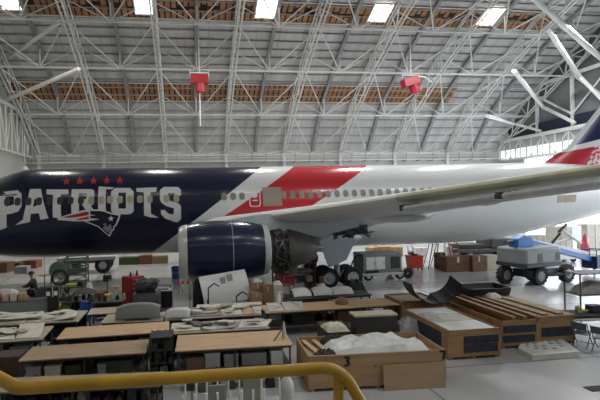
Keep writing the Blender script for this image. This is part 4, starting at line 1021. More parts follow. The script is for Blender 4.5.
# dark curved shells
SH = mat('charcoal composite', (.028, .027, .027), .5, var=.3); SHT = mat('taupe composite', (.14, .12, .11), .55, var=.2)
t = thing('curved_shell', 'dark U-shaped cowl shell standing open side up on the brown crate', 'shell', at(437, 305, .985), R_(-10))
P = []
for i in range(19):
    a = R_(188 + 162 * i / 18); P.append([Vector((.93 * math.cos(a), y, .88 + .86 * math.sin(a) + (.16 * y if i > 9 else -.05 * y))) for y in (0, .35, .7, 1.05)])
b = MB(); b.slab(P, (0, 0, -1), .0); 
b = MB(); In = [[Vector((p.x * .97, p.y, (p.z - .88) * .96 + .88)) for p in r] for r in P]
b.loft([[r[0] for r in P] + [r[0] for r in In[::-1]], [r[1] for r in P] + [r[1] for r in In[::-1]], [r[2] for r in P] + [r[2] for r in In[::-1]], [r[3] for r in P] + [r[3] for r in In[::-1]]], cap=False)
b.build('skin', SH, t, angle=60)
for i in (0, 18):
    p = P[i]; MB().path([q + Vector((0, 0, .005)) for q in p], .022, 8).build('edge_strip', SHT, t)
for i in range(2, 17, 4):
    MB().path([Vector((q.x * .96, q.y, (q.z - .88) * .94 + .88)) for q in P[i]], .012, 6).build('stiffener', SHT, t)
t = thing('curved_shell', 'black trough-shaped shell lying behind the long open crate', 'shell', at(491, 303, .7), R_(0))
P = []
for i in range(13):
    a = R_(184 + 172 * i / 12); P.append([Vector((x * (1 + .1 * (i > 6)), .55 + .6 * math.cos(a), .62 + .6 * math.sin(a))) for x in (-.85, -.3, .3, .85)])
In = [[Vector((p.x * .98, .55 + (p.y - .55) * .95, .62 + (p.z - .62) * .95)) for p in r] for r in P]
b = MB(); b.loft([[r[k] for r in P] + [r[k] for r in In[::-1]] for k in range(4)], cap=False)
sk = b.build('skin', SH, t, angle=60)
for k in (0, 3): MB().add([r[k] for r in P], [tuple(range(13))]).build('end_plate', SH, t)
st2 = MB(); st2.box(-.9, .9, .1, 1.0, -1.0, 0.01); t.location.z = .7
q = carton('low trestle box under the black trough-shaped shell', (Vector((t.location.x, t.location.y + .15, 0)), 1.6, 0, 0), .69, .8, m=PLYD, name='wooden_box', tape=False)
# foam pad
t = thing('foam_pad', 'cream perforated foam pad lying on the floor before the rightmost crate', 'pad', at(549, 349, 0))
W = [at(x, y, 0) - Vector(t.location) for x, y in ((518, 352), (533, 360), (580, 356), (563, 343.5), (523, 345))]
b = MB(); n = 5; tri = [tuple(q) for q in tessellate_polygon([[Vector((p.x, p.y, 0)) for p in W]])]
b.add(W + [p + Vector((0, 0, .14)) for p in W], tri + [tuple(n + i for i in q)[::-1] for q in tri] + [(i, (i + 1) % n, n + (i + 1) % n, n + i) for i in range(n)])
b.build('foam', mat('cream foam', (.66, .65, .6), .8, var=.15), t, smooth=False)
for i in range(4):
    for j in range(5):
        if (i * 3 + j) % 4 == 1: continue
        p = W[4].lerp(W[3], (j + .6) / 5.8).lerp(W[0].lerp(W[1], .5).lerp(W[2], (j + .2) / 5.5), (i + .6) / 4.8)
        MB().box(p.x - .06, p.x + .06, p.y - .045, p.y + .045, .135, .143).build('square_hole', DGREY, t, smooth=False)
# ---- right edge: table, shelf frame, chairs
t = thing('covered_table', 'table with a black cover at the right edge', 'table', at(590, 343, 0), R_(-6))
MB().box(-.55, 1.6, 0, 1.0, .72, .78).build('tabletop', LGREY, t, bevel=.01); MB().box(-.6, 1.6, .12, 1.0, .78, .87).build('cover', BLACK, t, bevel=.03)
for x in (-.5, 1.5):
    for y in (.06, .9): MB().tube((x, y, 0), (x, y, .72), .02).build('leg', IRON, t)
TR = t
o = MB(); rnd = random.Random(8)
for k in range(7): o.tube((rnd.uniform(-.2, .2), rnd.uniform(-.1, .1), .03 + .04 * k * .5), (rnd.uniform(-.2, .2), rnd.uniform(-.1, .1), .05 + .03 * k), .035, 8)
o = o.build('strap_bundle', LIME); o.location = inT(TR, .1, .5, .88); tag(o, 'yellow green strap bundle on the black covered table', 'straps')
o = MB().box(-.22, .22, 0, .3, 0, .26).build('dark_case', mat('plum case', (.04, .03, .05), .6), bevel=.03); o.location = inT(TR, .62, .4, .872); tag(o, 'small dark case right of the yellow green straps', 'case')
t = thing('shelf_frame', 'thin dark metal shelf frame at the right edge of the photo', 'shelf', at(581, 322, 0), R_(-4))
for x in (0, 1.9):
    for y in (0, .8): MB().box(x - .02, x + .02, y - .02, y + .02, 0, 1.85).build('upright', IRON, t, smooth=False)
for z in (1.0, 1.82): MB().box(-.02, 1.92, -.02, .82, z, z + .04).build('shelf', IRON if z < 1.5 else DGREY, t, smooth=False)
heap('grey wrapped bundle on the thin metal shelf frame', 'wrapped_bundle', 'bundle', (inT(t, .95, .05, 1.045), 1.7, t.rotation_euler.z, 0), .48, .7, mat('taupe wrap', (.26, .25, .24), .7, var=.2), 31, 12, 8, rough_=.25)
def folding_chair(label, loc, rz):
    t = thing('folding_chair', label, 'chair', loc, rz, 'folding chairs at the right edge'); PL = mat('chair grey', (.085, .09, .1), .5)
    P = [[Vector((-.2 + .4 * j / 4, .02 + .4 * i / 4, .44 + .012 * i)) for j in range(5)] for i in range(5)]
    MB().slab(P, (0, 0, 1), .025).build('seat', PL, t)
    P = [[Vector((-.21 + .42 * j / 4, -.02 - .05 * i / 3 - .03 * abs(j - 2) * .3, .58 + .24 * i / 3)) for j in range(5)] for i in range(4)]
    MB().slab(P, (0, 1, 0), .02).build('backrest', PL, t)
    for s_ in (-1, 1):
        MB().path([(s_ * .22, .45, .01), (s_ * .22, .12, .42), (s_ * .22, -.08, .84)], .013, 8).build('leg', IRON, t)
        MB().tube((s_ * .2, -.06, .01), (s_ * .2, .3, .45), .013, 8).build('leg', IRON, t)
    MB().tube((-.22, .36, .1), (.22, .36, .1), .01).build('stretcher', IRON, t)
    return t
folding_chair('dark grey folding chair left of the black covered table', at(580, 347.5, 0), R_(-62))
folding_chair('dark grey folding chair cut by the right edge of the photo', at(600, 353, 0), R_(-66))

# ---- boom lift
L = at(536, 284.5, 0)
bl = thing('boom_lift', 'grey and blue boom lift with four black wheels right of the crates', 'boom lift', L, R_(14))
LG2 = mat('lift grey', (.25, .27, .29), .45, var=.06)
wr = .5
W_ = [at(505, 283.5, 0), at(539, 285, 0), at(566.5, 282, 0)]
def lp(P): return loc_pt(bl, P)
w0, w1, w2 = [lp(p) for p in W_]; w3 = w0 + (w2 - w1)
wr = .5
def lwheel(p, ang):
    X = Matrix.Translation((p.x, p.y, wr)) @ Matrix.Rotation(ang, 4, 'Z')
    b = MB(); b.lathe([(-.17, wr * .55), (-.17, wr * .9), (-.12, wr), (.12, wr), (.17, wr * .9), (.17, wr * .55)], (0, 0, 0), 'y', 28, cap=False)
    b.v = [X @ v for v in b.v]; o = b.build('wheel', TY, bl)
    h = MB(); h.lathe([(-.185, .1), (-.19, .12), (-.15, .2), (-.16, wr * .58), (.16, wr * .58), (.15, .2), (.185, .1)], (0, 0, 0), 'y', 20); h.v = [X @ v for v in h.v]; h.build('hub', LG2, o)
    k = MB()
    for i in range(14):
        a = 2 * PI * i / 14; Y_ = X @ Matrix.Rotation(a, 4, 'Y'); k.box(-.05, .05, -.17, .17, wr - .01, wr + .015, X=Y_)
    k.build('tread', TY, o, smooth=False)
for p in (w0, w1, w2, w3): lwheel(p, 0.0)
cx = (w0 + w1 + w2 + w3) / 4
b = MB(); b.box(cx.x - 1.1, cx.x + 1.1, cx.y - .55, cx.y + .55, .42, .85); b.tube((w0.x, w0.y + .15, wr), (w3.x, w3.y - .15, wr), .1); b.tube((w1.x, w1.y + .15, wr), (w2.x, w2.y - .15, wr), .1)
b.build('chassis', mat('lift dark', (.03, .034, .045), .5), bl, bevel=.03)
b = MB(); b.lathe([(.85, .5), (1.0, .5)], (cx.x, cx.y, 0), 'z', 24); b.build('turntable', DGREY, bl)
b = MB(); b.box(cx.x - 1.95, cx.x + .75, cx.y - .95, cx.y + .9, 1.2, 2.1); b.build('hood', LG2, bl, bevel=.12)
MB().box(cx.x - 1.97, cx.x + .77, cx.y - .97, cx.y + .92, 1.05, 1.28).build('bumper', mat('lift dark', (.03, .034, .045), .5), bl, bevel=.04)
for x in (cx.x - 1.1, cx.x + .3): MB().box(x, x + .35, cx.y - .965, cx.y - .95, 1.35, 1.8).build('vent', DGREY, bl, smooth=False)
LB = mat('lift blue', (.035, .17, .5), .4)
b = MB(); b.prism([(-1.25, 2.05), (-.2, 2.05), (.2, 2.25), (-.15, 2.6), (-.75, 2.75), (-1.2, 2.55)], cx.y - .3, cx.y + .25); b.v = [v + Vector((cx.x - .5, 0, 0)) for v in b.v]; b.build('boom_pivot', LB, bl, bevel=.03)
MB().tube((cx.x - 2.3, cx.y, 2.42), (cx.x - 1.1, cx.y, 2.42), .09, 8).build('counterweight_arm', DGREY, bl)
e = lp(atY(592, 262, W_[2].y + 2.0))
s0_ = Vector((cx.x + .2, cx.y + .3, 2.2))
def beam(a, c, w, name, m):
    d = (c - a); n = d.cross(Vector((0, 0, 1))).normalized() * w / 2; u = n.cross(d).normalized() * w / 2
    MB().loft([[p + n + u, p - n + u, p - n - u, p + n - u] for p in (a, c)]).build(name, m, bl, bevel=.015)
beam(s0_, Vector((e.x - .3, e.y, .95)), .3, 'lower_boom', LB); beam(s0_ + Vector((0, .2, .15)), Vector((e.x - .1, e.y + .2, 1.25)), .2, 'upper_boom', WHITE)
b = MB(); bx, by = e.x + .2, e.y
b.box(bx - .4, bx + .4, by - .4, by + .5, .35, .5); b.box(bx - .4, bx + .4, by - .4, by - .34, .5, 1.1)
b.box(bx - .4, bx - .34, by - .4, by + .5, .5, 1.1)
for x in (bx - .37, bx + .37):
    for y in (by - .37, by + .47): b.tube((x, y, .5), (x, y, 1.5), .025)
for z in (1.1, 1.5): b.path([(bx - .37, by - .37, z), (bx + .37, by - .37, z), (bx + .37, by + .47, z), (bx - .37, by + .47, z), (bx - .37, by - .37, z)], .025)
b.tube((bx, by, 0), (bx, by, .36), .06)
b.build('platform', DBLUE, bl, bevel=.01)

# ---- ground power cart behind the landing gear
L, w, rz, m = fr(362, 280.5, 404, 280)
g = thing('ground_power_cart', 'grey ground power cart with two white doors behind the landing gear', 'cart', L, R_(2))
a = w / 2; GC = mat('cart grey', (.2, .215, .22), .5, var=.08)
MB().box(-a, a, .0, 1.5, .42, 1.62).build('housing', GC, g, bevel=.04)
MB().box(-a - .05, a + .05, -.08, 1.55, .3, .45).build('bed', LGREY, g, bevel=.02)
for x0 in (-a + .2, -a + .82): 
    d = MB().box(x0, x0 + .58, -.03, 0, .68, 1.42).build('door', WHITE, g, bevel=.01); MB().box(x0 + .48, x0 + .52, -.05, -.03, .98, 1.12).build('handle', DGREY, d)
lv_ = MB().box(a - .72, a - .14, -.025, 0, .7, 1.4).build('grille', BLACK, g, bevel=.01)
k = MB()
for i in range(7): k.box(a - .7, a - .16, -.035, -.025, .74 + .09 * i, .78 + .09 * i)
k.build('louvre', DGREY, lv_, smooth=False)
MB().box(-a + .1, -a + 1.0, -.03, 0, .47, .6).build('cable_tray', BLACK, g)
for x in (-a + .35, a - .1):
    for y in (.1, 1.35):
        o = MB().lathe([(-.1, .12), (-.1, .24), (-.06, .29), (.06, .29), (.1, .24), (.1, .12)], (x, y, .29), 'y', 20, cap=False).build('wheel', TY, g); MB().lathe([(-.11, .05), (-.1, .15), (.1, .15), (.11, .05)], (x, y, .29), 'y', 14).build('hub', LGREY, o)
MB().tube((a, .5, .38), (a + .75, .35, .33), .04).build('tow_bar', DGREY, g)
o = MB().lathe([(-.12, .12), (-.12, .24), (-.07, .32), (.07, .32), (.12, .24), (.12, .12)], (a + .5, .2, .32), 'y', 20, cap=False).build('wheel', TY, g)
MB().path([(-a - .75, .2, .5), (-a - .6, .2, 1.1), (-a - .3, .3, 1.5), (-a, .3, 1.55)], .05).build('hose', BLACK, g)
heap('black crumpled tarpaulin bundle in front of the rear landing gear wheel', 'tarpaulin_bundle', 'bundle', fr(347, 294, 368, 293, .0), .72, 1.0, BLACK, 41, 12, 9, rough_=.3)

# ---- things on the floor behind, right half
RB = mat('bright red bin', (.55, .05, .03), .45)
L, w, rz, m = fr(410, 271, 424, 270.5)
t = thing('red_bin_cart', 'bright red wheeled bin left of the red ladders', 'bin', L, rz)
b = MB(); b.loft([[Vector((sx * w / 2 * k, .0 + (.75 if sy > 0 else 0) * k, z)) for sx, sy in ((-1, -1), (1, -1), (1, 1), (-1, 1))] for z, k in ((.18, .86), (.95, 1))]); b.build('tub', RB, t, bevel=.03)
MB().box(-w / 2 - .03, w / 2 + .03, -.03, .78, .93, 1.0).build('lid', RB, t, bevel=.02); MB().box(-.2, .2, .2, .5, 1.0, 1.1).build('black_cloth', BLACK, t, bevel=.04)
for x in (-w * .38, w * .38):
    for y in (.08, .62): MB().lathe([(-.03, .09), (.03, .09)], (x, y, .09), 'x', 14).build('caster', BLACK, t)
def ladder(label, f, h, lean, back=True, m=None):
    L, w, rz, q = f; t = thing('step_ladder', label, 'ladder', L, rz, 'red step ladders'); m = m or mat('ladder red', (.34, .04, .025), .5)
    for s_ in (-1, 1):
        MB().box(-.03, .03, -.015, .015, 0, h, X=Matrix.Translation((s_ * w / 2, 0, 0)) @ Matrix.Rotation(R_(lean), 4, 'Y') @ Matrix.Rotation(-s_ * R_(2.5), 4, 'Y')).build('rail', m, t, smooth=False)
        if back: MB().box(-.02, .02, -.015, .015, 0, h * 1.02, X=Matrix.Translation((s_ * w / 2, .75, 0)) @ Matrix.Rotation(R_(lean), 4, 'Y') @ Matrix.Rotation(R_(14), 4, 'X')).build('rear_rail', m, t, smooth=False)
    n = int(h / .32)
    for i in range(1, n):
        z = h * i / n; dx = math.tan(R_(lean)) * z; k = w / 2 - math.tan(R_(2.5)) * z
        MB().box(dx - k, dx + k, -.03, .05, z - .015, z + .015).build('step', LGREY, t, smooth=False)
    return t
ladder('tall red step ladder right of the red bin', fr(428.5, 268.6, 436, 268.3), 2.3, 9)
ladder('red step ladder standing behind the brown board box', fr(452, 264, 462, 263.5), 2.2, -12)
for (lab, f, h, d, m_) in (
    ('tall brown cardboard box between the ladder and the brown board box', fr(437, 269, 446, 268.8), 1.1, .5, CARDD),
    ('wide brown board box on the floor right of the ladders', fr(447, 272.5, 470, 271.5), 1.0, .9, CARDD),
    ('tall brown box left of the white one behind the boom lift', fr(473, 272, 486, 271), 1.02, .9, CARDD),
    ('whitish box beside the boom lift, left of its hood', fr(487.5, 270, 500, 269.5), .95, .9, CREAM),
    ('white carton standing behind the red bin', fr(416, 257, 427, 256.6), .75, .5, WHITE),
    ('narrow white carton between the two red ladders', fr(447, 261.5, 453, 261.2), 1.15, .5, WHITE)):
    carton(lab, f, h, d, m_)
for k, (x0, x1, h) in enumerate(((371, 379, .75), (380, 391, .85), (392, 403, .8))):
    t = carton('yellowish timber crate behind the power cart, %s of three' % ('left', 'middle', 'right')[k], fr(x0, 257, x1, 256.6), h, 1.0, mat('yellow pine', (.5, .33, .13), .7), 'timber_crate', 'crate', 'yellow crates behind the power cart', tape=False)
    for q in range(3): MB().box(-.02 - .25 + .25 * q, .02 - .25 + .25 * q, -.03, 0, 0, h).build('slat', CREAM, t, smooth=False)
t = thing('sack_truck', 'dark upright sack truck behind the red bin', 'hand truck', at(411, 263, 0)); b = MB()
for s_ in (-1, 1): b.path([(s_ * .2, 0, .15), (s_ * .2, .05, 1.1), (s_ * .14, .15, 1.3)], .03)
for z in (.3, .6, .9): b.tube((-.2, .02, z), (.2, .02, z), .02)
b.box(-.22, .22, -.25, .02, .0, .03); b.box(-.18, .18, -.18, .0, .03, .85); b.build('frame', DGREY, t)
for s_ in (-1, 1): MB().lathe([(-.03, .13), (.03, .13)], (s_ * .27, .05, .13), 'x', 16).build('wheel', BLACK, t)
# flat truck behind the boxes
def truck(label, P, L_, H, wr_, rz, bodym, name='flatbed_truck', deck_h=1.0):
    t = thing(name, label, 'truck', P, rz)
    MB().box(0, L_, 0, 2.0, deck_h - .25, deck_h).build('bed', bodym, t, bevel=.03)
    MB().box(.2, L_ - .2, .5, 1.5, deck_h - .5, deck_h - .25).build('chassis', DGREY, t, bevel=.03)
    for x in (.75, L_ - .9):
        for y in (.02, 1.7):
            o = MB().lathe([(-.14, wr_ * .5), (-.14, wr_ * .88), (-.09, wr_), (.09, wr_), (.14, wr_ * .88), (.14, wr_ * .5)], (x, y + .14, wr_), 'y', 24, cap=False).build('wheel', TY, t)
            MB().lathe([(-.15, .06), (-.12, wr_ * .3), (-.14, wr_ * .55), (.14, wr_ * .55), (.15, .06)], (x, y + .14, wr_), 'y', 16).build('hub', LGREY, o)
    return t
P = at(462, 263.5, 0)
tk = truck('dark flat truck behind the brown boxes, under the rear fuselage', P, 4.2, 1, .5, R_(0), DGREY)
MB().box(2.4, 4.1, .1, 1.9, 1.0, 1.75).build('cab', DGREY, tk, bevel=.1)
MB().box(.1, 2.0, .2, 1.8, 1.0, 1.35).build('load', mat('load grey', (.05, .05, .05), .6), tk, bevel=.05)
P = at(57, 275.5, 0)
tk = truck('grey flat trailer with a big wheel under the nose section', P, 4.0, 1, .56, R_(3), LGREY, 'flat_trailer', 1.2)
# work stand
t = thing('access_stand', 'grey green lattice access stand on wheels left of the flat trailer wheel', 'access stand', at(75, 293, 0), R_(6)); GG = mat('grey green paint', (.13, .17, .15), .55)
b = MB()
for x in (-.5, .6):
    for y in (0, 1.2): b.box(x - .04, x + .04, y - .04, y + .04, .2, 1.98)
for z in (.5, 1.0, 1.5, 1.95):
    for y in (0, 1.2): b.box(-.5, .6, y - .03, y + .03, z - .03, z + .03)
    for x in (-.5, .6): b.box(x - .03, x + .03, 0, 1.2, z - .03, z + .03)
b.build('frame', GG, t, smooth=False)
b = MB()
for i in range(5): b.tube((-.5 if i % 2 else .6, 0, .3 + .3 * i), (.6 if i % 2 else -.5, 0, .6 + .3 * i), .03, 6)
b.build('lattice', GG, t); MB().box(-.55, .65, -.05, 1.25, 1.18, 1.24).build('platform', GG, t)
for i in range(4): MB().box(-1.3 + .2 * i, -1.05 + .2 * i, .2, 1.0, .25 + .25 * i, .29 + .25 * i).build('step', GG, t, smooth=False)
o = MB().lathe([(-.12, .15), (-.12, .42), (-.05, .48), (.05, .48), (.12, .42), (.12, .15)], (-.85, -.05, 1.35), 'y', 22).build('spare_wheel', GG, t)
MB().box(-.9, -.5, -.02, .02, 1.3, 1.4).build('bracket', GG, t)
for x in (-.5, .6):
    for y in (0, 1.2): MB().lathe([(-.05, .12), (.05, .12)], (x, y, .12), 'y', 16).build('caster', BLACK, t)
# black drum fan
t = thing('drum_fan', 'round black drum fan on a stand left of the access stand', 'fan', at(60, 299.5, 0), R_(25))
b = MB(); b.lathe([(-.14, .3), (-.14, .42), (.14, .42), (.14, .3), (-.14, .3)], (0, 0, 1.15), 'y', 28, cap=False); b.build('drum', BLACK, t)
b = MB()
for r_ in (.12, .22, .32): b.lathe([(-.145, r_ - .006), (-.145, r_ + .006)], (0, 0, 1.15), 'y', 24, cap=False)
for i in range(6): b.tube((0, -.14, 1.15), (.38 * math.cos(i * PI / 3), -.14, 1.15 + .38 * math.sin(i * PI / 3)), .008, 5)
b.build('grille', DGREY, t); b = MB()
for i in range(4): b.box(-.05, .05, -.02, .0, .05, .33, X=Matrix.Translation((0, 0, 1.15)) @ Matrix.Rotation(i * PI / 2, 4, 'Y') @ Matrix.Rotation(R_(20), 4, 'Z'))
b.build('blade', LGREY, t, smooth=False)
b = MB(); b.tube((-.42, 0, 0.02), (-.42, 0, 1.15), .025); b.tube((.42, 0, 0.02), (.42, 0, 1.15), .025); b.box(-.45, .45, -.3, .3, 0, .04); b.build('stand', BLACK, t)
# pole stand with a flat yellowish disc
t = thing('pole_stand', 'thin pole stand with a flat yellowish disc and a tall mast', 'stand', at(45, 299, 0))
b = MB(); b.tube((0, 0, 0), (0, 0, 1.25), .03); b.box(-.3, .3, -.3, .3, 0, .03); b.build('post', IRON, t); MB().lathe([(1.2, .08), (1.24, .3), (1.26, .3), (1.27, .02)], (0, 0, 0), 'z', 20).build('disc', mat('dull yellow', (.45, .42, .2), .6), t); MB().tube((0, 0, 1.26), (0, 0, 2.3), .014, 6).build('mast', GREY, t)
T13 = table('black topped bench crowded with dark parts left of the red tool cabinet', fr(91, 303, 123, 301, .85), .8, DGREY, z=.85, back=True)
scrap(T13, 'dark odd part standing on the black topped bench', 'parts on the black topped bench', 6, 1.5, .1, .3, .852, .4, 14)
T14 = table('low dark bench in front of the access stand', fr(60, 302.5, 90, 300.5, .75), .7, DGREY, z=.75, back=True)
scrap(T14, 'dark odd part standing on the low dark bench', 'parts on the low dark bench', 5, 1.4, .1, .3, .752, .45, 15)
# low brown stacks along the rear left
for k, (x0, x1, y, h, m_) in enumerate(((-6, 7, 273, .75, CARDD), (8, 20, 270, .55, CARDD), (21.5, 36, 268.5, .6, mat('red brown pallet', (.24, .085, .045), .8)))):
    carton('%s brown stack on the floor beneath the nose section' % ('left edge', 'low middle', 'red')[k], fr(x0, y, x1, y - .2), h, 1.0, m_, 'pallet_stack', 'stack', tape=False)
t = carton('grey cart body beneath the nose section in front of the red brown stack', fr(14, 274, 27, 273.5), .5, .8, GREY, 'flat_cart', 'cart', tape=False)
# stacks under the middle of the fuselage
for (lab, f, h, d, m_, nm) in (
    ('dark green box on the floor left of the engine, behind the red cabinet', fr(119, 265, 138, 264.6), .6, .8, mat('army green', (.07, .11, .04), .6), 'storage_box'),
    ('red brown box right of the dark green one, beyond the floor', fr(139, 264.5, 152, 264), .72, .8, mat('rust box', (.26, .11, .06), .8), 'storage_box'),
    ('brown box nearest to the engine inlet, beyond the floor', fr(153, 264, 168, 263.4), .62, .8, CARD, 'storage_box')):
    carton(lab, f, h, d, m_, nm, tape=False)
# parts rack below the engine core
t = thing('parts_rack', 'low rack of brown and grey boards below the engine exhaust', 'rack', at(296, 290, 0), R_(2)); b = MB()
for x in (-1.1, 1.1):
    for y in (0, .9): b.box(x - .04, x + .04, y - .04, y + .04, 0, 1.6)
for z in (.4, .9, 1.4): b.box(-1.1, 1.1, 0, .9, z - .02, z + .02)
b.build('frame', mat('rack red', (.2, .03, .025), .5), t, smooth=False); rnd = random.Random(12)
for z in (.42, .92):
    for k in range(5): MB().box(-1.05 + .42 * k, -.7 + .42 * k, .05, .85, z, z + rnd.uniform(.12, .38)).build('stored_board', rnd.choice((CARDD, GREY, CARD, DGREY, PALE)), t, smooth=False)
for k in range(3): MB().box(-1.0 + .1 * k, .9, .1, .8, 1.42 + .05 * k, 1.46 + .05 * k).build('stored_board', rnd.choice((CARDD, PALE, GREY)), t, smooth=False)
carton('dark cabinet behind the front landing gear wheel', fr(306, 283.5, 317, 283.2), 1.6, .8, mat('black brown cabinet', (.03, .025, .022), .7), 'steel_cabinet', 'cabinet', tape=False)
# red tool cabinet
t = thing('tool_cabinet', 'tall red tool cabinet with drawers left of the blue bin', 'tool cabinet', at(140, 308, 0), R_(42))
MB().box(-.5, .3, 0, .72, .12, 1.5).build('body', REDT, t, bevel=.02)
for i in range(6):
    z = .2 + .21 * i; d = MB().box(-.46, .26, -.02, 0, z, z + .18).build('drawer', REDT, t, bevel=.006); MB().box(-.38, .18, -.045, -.02, z + .13, z + .15).build('handle', METAL, d)
for x in (-.42, .22):
    for y in (.08, .62): MB().lathe([(-.03, .06), (.03, .06)], (x, y, .06), 'x', 12).build('caster', BLACK, t)
tc_ = t
for k, (u, m_) in enumerate(((-.35, BLACK), (-.15, CREAM), (.08, DGREY))):
    o = MB().lathe([(0, .05), (.17, .05), (.21, .02), (.26, .02)], (0, 0, 0), 'z', 14).build('bottle', m_); o.location = inT(t, u, .2 + .05 * k, 1.502)
    tag(o, '%s bottle on top of the red tool cabinet' % ('black', 'cream', 'dark grey')[k], 'bottle', 'bottles on the tool cabinet')
# blue bin, sawhorse
t = thing('blue_drum', 'blue open drum on the floor beside the engine inlet', 'drum', at(176, 278.5, 0)); b = MB(); b.lathe([(0, .24), (.02, .26), (.72, .3), (.74, .32), (.78, .32), (.78, .28), (.1, .24)], (0, 0, 0), 'z', 24); b.build('shell', mat('drum blue', (.03, .1, .3), .5), t); MB().lathe([(.36, .285), (.4, .29)], (0, 0, 0), 'z', 24, cap=False).build('band', LGREY, t)
t = thing('sawhorse', 'small orange and white sawhorse barrier in front of the blue drum', 'sawhorse', at(187, 294, 0), R_(-20)); MB().box(-.5, .5, -.03, .03, .55, .72).build('board', ORANGE, t)
b = MB(); [b.box(-.42 + .3 * k, -.3 + .3 * k, -.034, .034, .555, .715) for k in range(3)]; b.build('white_stripe', WHITE, t, smooth=False)
for x in (-.4, .4):
    for s_ in (-1, 1): MB().tube((x, 0, .66), (x + .05, s_ * .3, .0), .022).build('leg', ORANGE if x < 0 else DGREY, t)
# tilted white cowl panel
t = thing('cowl_panel', 'large tilted white cowl panel with grey stickers in front of the engine', 'cowl panel', at(229, 318, 0), R_(3))
XX = Matrix.Translation((0, 0, .66)) @ Matrix.Rotation(R_(-22), 4, 'X') @ Matrix.Rotation(R_(-7), 4, 'Y')
P = [[XX @ Vector((-1.02 + 2.05 * j / 8 - .06 * i / 6, -.14 * math.sin(PI * i / 6), 1.3 * i / 6)) for j in range(9)] for i in range(7)]
MB().slab(P, (0, 1, .3), .05).build('skin', WHITE, t, angle=60)
for (u, v, a, c, m_) in ((-.2, .8, .22, .28, mat('sticker grey', (.3, .32, .36), .6)), (.1, .86, .24, .3, mat('sticker grey', (.3, .32, .36), .6)), (.72, .42, .22, .2, mat('sticker pale', (.6, .62, .68), .6))):
    MB().box(u, u + a, -.165, -.15, v, v + c, X=XX).build('sticker', m_, t, smooth=False)
for x in (-.9, .9): 
    MB().tube((x, .3, 0), (x, .2, 1.2), .035).build('prop', IRON, t); MB().box(x - .05, x + .05, -.2, .6, 0, .06).build('foot', IRON, t)
    MB().tube((x, -.1, .02), (x, -.05, .85), .035).build('prop', IRON, t)
heap('dark cloth bag leaning at the left end of the tilted white panel', 'cloth_bag', 'bag', fr(192, 319, 205, 318.5, 0), 1.75, .5, mat('navy black cloth', (.015, .016, .024), .9), 51, 8, 7, rough_=.2)
for (x, y, zt) in ((209, 322, 1.6), (237, 322, 1.25)):
    t2 = thing('clamp_stand', 'small black clamp stand before the white cowl panel, %s' % ('left' if x < 220 else 'right'), 'clamp stand', at(x, y, 0)); b = MB(); b.tube((0, 0, 0), (0, 0, zt - .2), .025); b.box(-.2, .2, -.2, .2, 0, .04); b.build('post', BLACK, t2); MB().path([(0, 0, zt - .2), (.25, 0, zt - .02), (.45, 0, zt - .15)], .03, 6).build('arm', BLACK, t2)
# cardboard boxes right of the white panel
t = thing('low_cart', 'low dark flat cart under the carton group left of the red tube stand', 'cart', at(268.5, 321, 0)); MB().box(-.75, .75, 0, 1.5, .62, .74).build('bed', DGREY, t, bevel=.01)
for x in (-.6, .6):
    for y in (.15, 1.3): MB().tube((x, y, .0), (x, y, .62), .04).build('leg', IRON, t)
for (lab, u, y, wd_, h, d, m_) in (
    ('brown box at the left front of the carton group by the red stand', -.46, .05, .5, .4, .5, CARD),
    ('tall brown cardboard box in the middle of the carton group by the red stand', .02, .1, .4, .66, .5, mat('mid brown card', (.27, .17, .095), .8)),
    ('pale striped carton at the right of the carton group by the red stand', .45, .08, .4, .7, .5, CREAM),
    ('light brown box behind the carton group by the red stand', -.3, .75, .6, .72, .6, CARD)):
    carton(lab, (inT(t, u, y, .742), wd_, 0, 0), h, d, m_)
for k, (u, y, z) in enumerate(((-.3, .8, 1.463), (.45, .1, 1.443))):
    heap('white plastic bag on top of the %s box of the carton group' % ('light brown rear', 'pale striped')[k], 'plastic_bag', 'bag', (inT(t, u, y, z), .4, 0, 0), .16, .4, PLASTIC, 60 + k, 8, 6, rough_=.3)
t = thing('spray_bottle', 'slim white bottle standing on the plates left of the red frame', 'bottle', at(279, 303, .94)); t.location.z = .94
MB().lathe([(0, .07), (.28, .07), (.34, .03)], (0, 0, 0), 'z', 14).build('body', WHITE, t); MB().lathe([(.34, .035), (.4, .03)], (0, 0, 0), 'z', 12).build('cap', WHITE, t); MB().box(-.02, .1, -.02, .02, .4, .45).build('trigger', WHITE, t)
t = thing('tube_stand', 'red tubular frame stand behind the pale plates', 'frame stand', at(289, 304, 0), R_(15)); b = MB()
for x in (-.35, .35):
    for y in (0, .5): b.tube((x, y, 0), (x * .8, y, 1.35), .03)
for z in (.9, 1.3): b.path([(-.33, 0, z), (.33, 0, z), (.33, .5, z), (-.33, .5, z), (-.33, 0, z)], .03)
b.tube((-.33, 0, .9), (.33, 0, 1.3), .025); b.tube((.33, 0, .9), (-.33, 0, 1.3), .025)
b.build('frame', RED, t); MB().box(-.34, .34, -.02, .52, .98, 1.18).build('panel', REDT, t)
for x in (-.3,): MB().box(-.4, .4, -.1, .6, 0, .05).build('foot_plate', GREY, t)
t = thing('spray_can', 'white plastic jug with a brown top behind the white fairings', 'jug', at(322, 299, 0)); t.location.z = 0
MB().lathe([(0, .22), (.75, .24), (1.0, .2), (1.2, .1)], (0, 0, 0), 'z', 16).build('body', WHITE, t); MB().lathe([(1.2, .1), (1.35, .13), (1.5, .1)], (0, 0, 0), 'z', 14).build('cap', CARDD, t)
t.location = atY(322, 287, 19.6); t.location.z = 0
